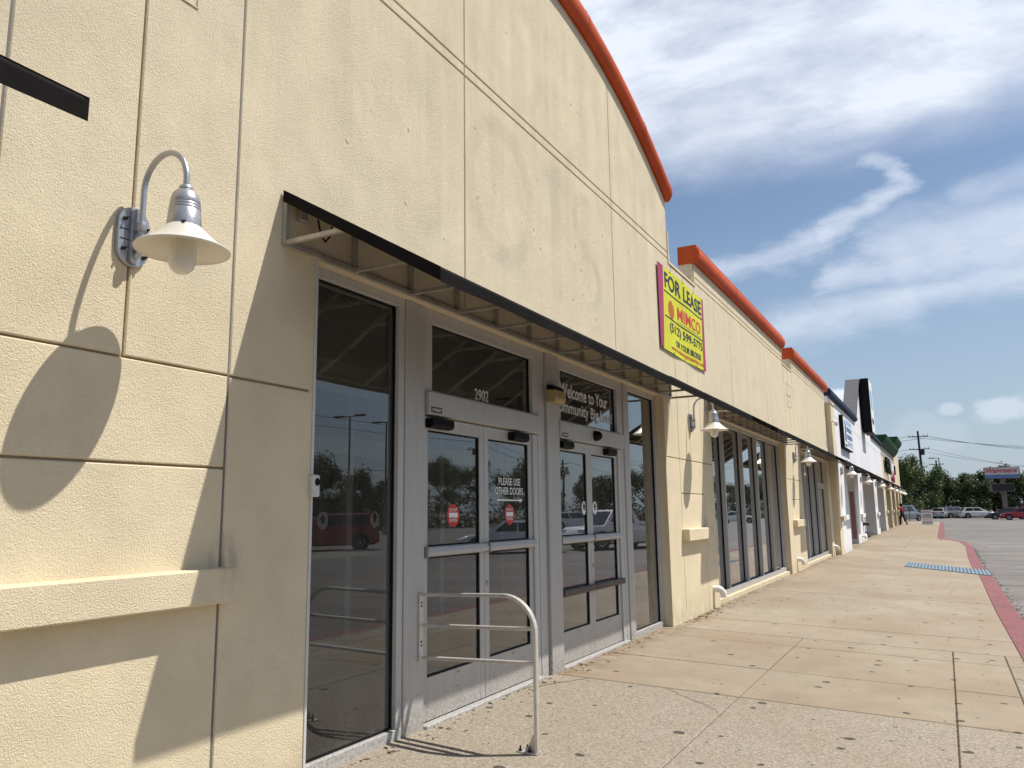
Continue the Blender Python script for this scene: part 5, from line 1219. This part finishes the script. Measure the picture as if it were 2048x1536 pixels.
def tree_proto(seed, h, rx, nl, lm, lsz, trunk_h):
    r = random.Random(seed); tm = MB(); tips = []
    def limb(p, d, l, rad, lev):
        pts = [Vector(p)]; dd = Vector(d).normalized()
        for i in range(5):
            dd = (dd + Vector((r.gauss(0, .16), r.gauss(0, .16), r.gauss(.05, .1)))).normalized(); pts.append(pts[-1] + dd * l / 5)
        tm.tube(pts, [rad * (1 - .6 * i / 5) for i in range(6)], 7)
        if lev == 0: tips.extend([(pts[k], l * .42) for k in (3, 4, 5)]); return
        for k in range(4 if lev == 2 else 3):
            a = r.uniform(0, 6.283); e = r.uniform(.1, .9); limb(pts[r.choice((3, 4, 5))], dd * .5 + Vector((math.cos(a) * (1.3 - e), math.sin(a) * (1.3 - e), e * .8)), l * r.uniform(.6, .85), rad * .5, lev - 1)
    top = Vector((r.uniform(-.3, .3), r.uniform(-.3, .3), trunk_h)); tm.tube([(0, 0, -.1), tuple(top * .5), tuple(top)], [.32, .24, .2], 9)
    for k in range(5):
        a = 6.283 * k / 5 + r.uniform(-.4, .4); limb(top, (math.cos(a), math.sin(a), r.uniform(.5, 1.1)), (h - trunk_h) * .46, .14, 1)
    cl = []
    mz = max(t_[0].z for t_ in tips); mr = max(math.hypot(t_[0].x, t_[0].y) for t_ in tips)
    for p, l in tips: cl.append((Vector((p.x * rx / mr, p.y * rx / mr, trunk_h * .75 + (p.z - trunk_h * .75) * (h - trunk_h * .75) / (mz - trunk_h * .75))), r.uniform(.7, 1.25)))
    for k in range(26): a = r.uniform(0, 6.283); q = r.random() ** .5; cl.append((Vector((math.cos(a) * q * rx * .85, math.sin(a) * q * rx * .85, trunk_h * .8 + (h - trunk_h) * r.random() * (1.05 - .45 * q))), r.uniform(.8, 1.4)))
    lf = MB(); per = nl // len(cl)
    for c_, s_ in cl:
        for k in range(per):
            d = Vector((r.gauss(0, 1), r.gauss(0, 1), r.gauss(0, .75))); d = d.normalized() * (r.random() ** .5) * s_
            p = c_ + d; n1 = (d + Vector((r.gauss(0, .6), r.gauss(0, .6), r.gauss(.5, .6)))).normalized(); a = n1.orthogonal().normalized(); b = n1.cross(a); t_ = r.uniform(0, 6.28)
            a, b = a * math.cos(t_) + b * math.sin(t_), b * math.cos(t_) - a * math.sin(t_); s = lsz * r.uniform(.6, 1.4); o = len(lf.v)
            lf.v += [tuple(p - a * s), tuple(p + b * s * .5), tuple(p + a * s), tuple(p - b * s * .5)]; lf.face((o, o + 1, o + 2, o + 3))
    return mesh_of('trunk', tm, M_bark, smooth=True), mesh_of('crown', lf, lm)
PROTO = [tree_proto(21, 7.6, 4.6, 12000, M_leafA, .17, 2.2), tree_proto(22, 8.2, 4.2, 11000, M_leafB, .15, 2.4), tree_proto(23, 6.2, 4.6, 11000, M_leafA, .17, 1.7)]
def tree(k, x, y, s, rot, label, grp='trees beyond the parking lot', sz=None):
    t = thing('tree', label, 'tree', (x, y, rz(y) - .05), grp, rot); t.scale = (s, s, sz or s)
    for nm, me in zip(('trunk', 'crown'), PROTO[k]): o = bpy.data.objects.new(nm, me); C.objects.link(o); o.parent = t
tree(1, -6.2, 124, 1.02, .3, 'feathery green tree right behind the end of the shops'); tree(1, -3.4, 131, .92, 2.0, 'green tree under the utility pole'); tree(0, .8, 141, .86, 1.1, 'dark green tree under the street light pole'); tree(2, 4.0, 146, 1.10, 3.0, 'dark green tree behind the white hatchback'); tree(0, 7.0, 150, .95, 4.2, 'dark green tree just left of the pylon sign post'); tree(2, 12.6, 152, 1.25, .9, 'leafy tree at the right edge beside the pylon sign', sz=1.3); tree(0, 17.5, 158, 1.1, 2.6, 'dark tree half cut by the right picture edge'); tree(2, -1.6, 150, 1.0, 5.0, 'low dark tree filling the gap below the street light', sz=.9); tree(1, -11.5, 128, .9, 4.0, 'pale green tree hidden mostly behind the shop end'); tree(2, 9.5, 176, 1.3, 2.2, 'dark tree directly behind the pylon sign screen', sz=1.2)
ORD = ['nearest', 'second', 'third', 'fourth', 'fifth', 'sixth', 'seventh', 'eighth', 'ninth', 'tenth', 'eleventh', 'farthest']
for k, (x, y, s) in enumerate(((42, 20, .8), (43, 32, .75), (44, 44, .8), (45, 58, .95), (47, 72, .9), (46, 84, 1.0), (44, 100, 1.1), (40, 116, 1.15), (38, 132, 1.1), (34, 150, 1.1), (30, 172, 1.1), (27, 195, 1.2))):
    tree((0, 2, 1)[k % 3], x, y, s, k * 1.3, ORD[k] + (' dark tree' if k % 3 < 2 else ' lighter green tree') + ' of the row across the lot mirrored in the shop glass', 'trees across the lot mirrored in the glass')
ub = MB(); r = random.Random(9)
for k in range(12000):
    y = r.uniform(5, 200); x = 47 - max(0, y - 80) * .16 + r.gauss(0, 1.2); z = rz(y) + abs(r.gauss(0, 1.3)); s = r.uniform(.15, .32); a = r.uniform(0, 6.28); d = Vector((math.cos(a), math.sin(a), r.gauss(0, .5))).normalized(); e = d.orthogonal().normalized(); p = Vector((x, y, z)); o = len(ub.v)
    ub.v += [tuple(p - d * s), tuple(p + e * s * .6), tuple(p + d * s), tuple(p - e * s * .6)]; ub.face((o, o + 1, o + 2, o + 3))
struct('hedge', ub, M_leafA, label='long dark hedge across the lot mirrored in the shop glass', kind='stuff')
# low hedge of scrub under the far trees
hb = MB(); r = random.Random(4)
for k in range(9000):
    x = r.uniform(-16, 24); y = 152 + r.gauss(0, 1.6) + x * .3; z = rz(y) + abs(r.gauss(0, .9)) ; s = r.uniform(.1, .22); a = r.uniform(0, 6.28); d = Vector((math.cos(a), math.sin(a), r.gauss(0, .5))).normalized(); e = d.orthogonal().normalized(); p = Vector((x, y, z)); o = len(hb.v)
    hb.v += [tuple(p - d * s), tuple(p + e * s * .5), tuple(p + d * s), tuple(p - e * s * .5)]; hb.face((o, o + 1, o + 2, o + 3))
struct('undergrowth', hb, M_leafA, label='dark undergrowth below the far trees', kind='stuff')
# low building across the lot, seen only as a reflection
rbld = thing('far_brick_building', 'low dull red building with white fascia mirrored in the first pane', 'building', (60, 75, rz(75)))
part('wall', MB().box(56, 66, 60, 92, rz(75), 3.6), material('dull_red_brick', (.18, .04, .035), .9, fn=worn((.19, .042, .036), .7, 2)), rbld); part('fascia', MB().box(55.7, 66, 59.8, 92.2, 3.6, 4.2), M_white_p, rbld); part('door', MB().box(55.95, 56, 74, 76, rz(75), 2.2), M_dark, rbld)
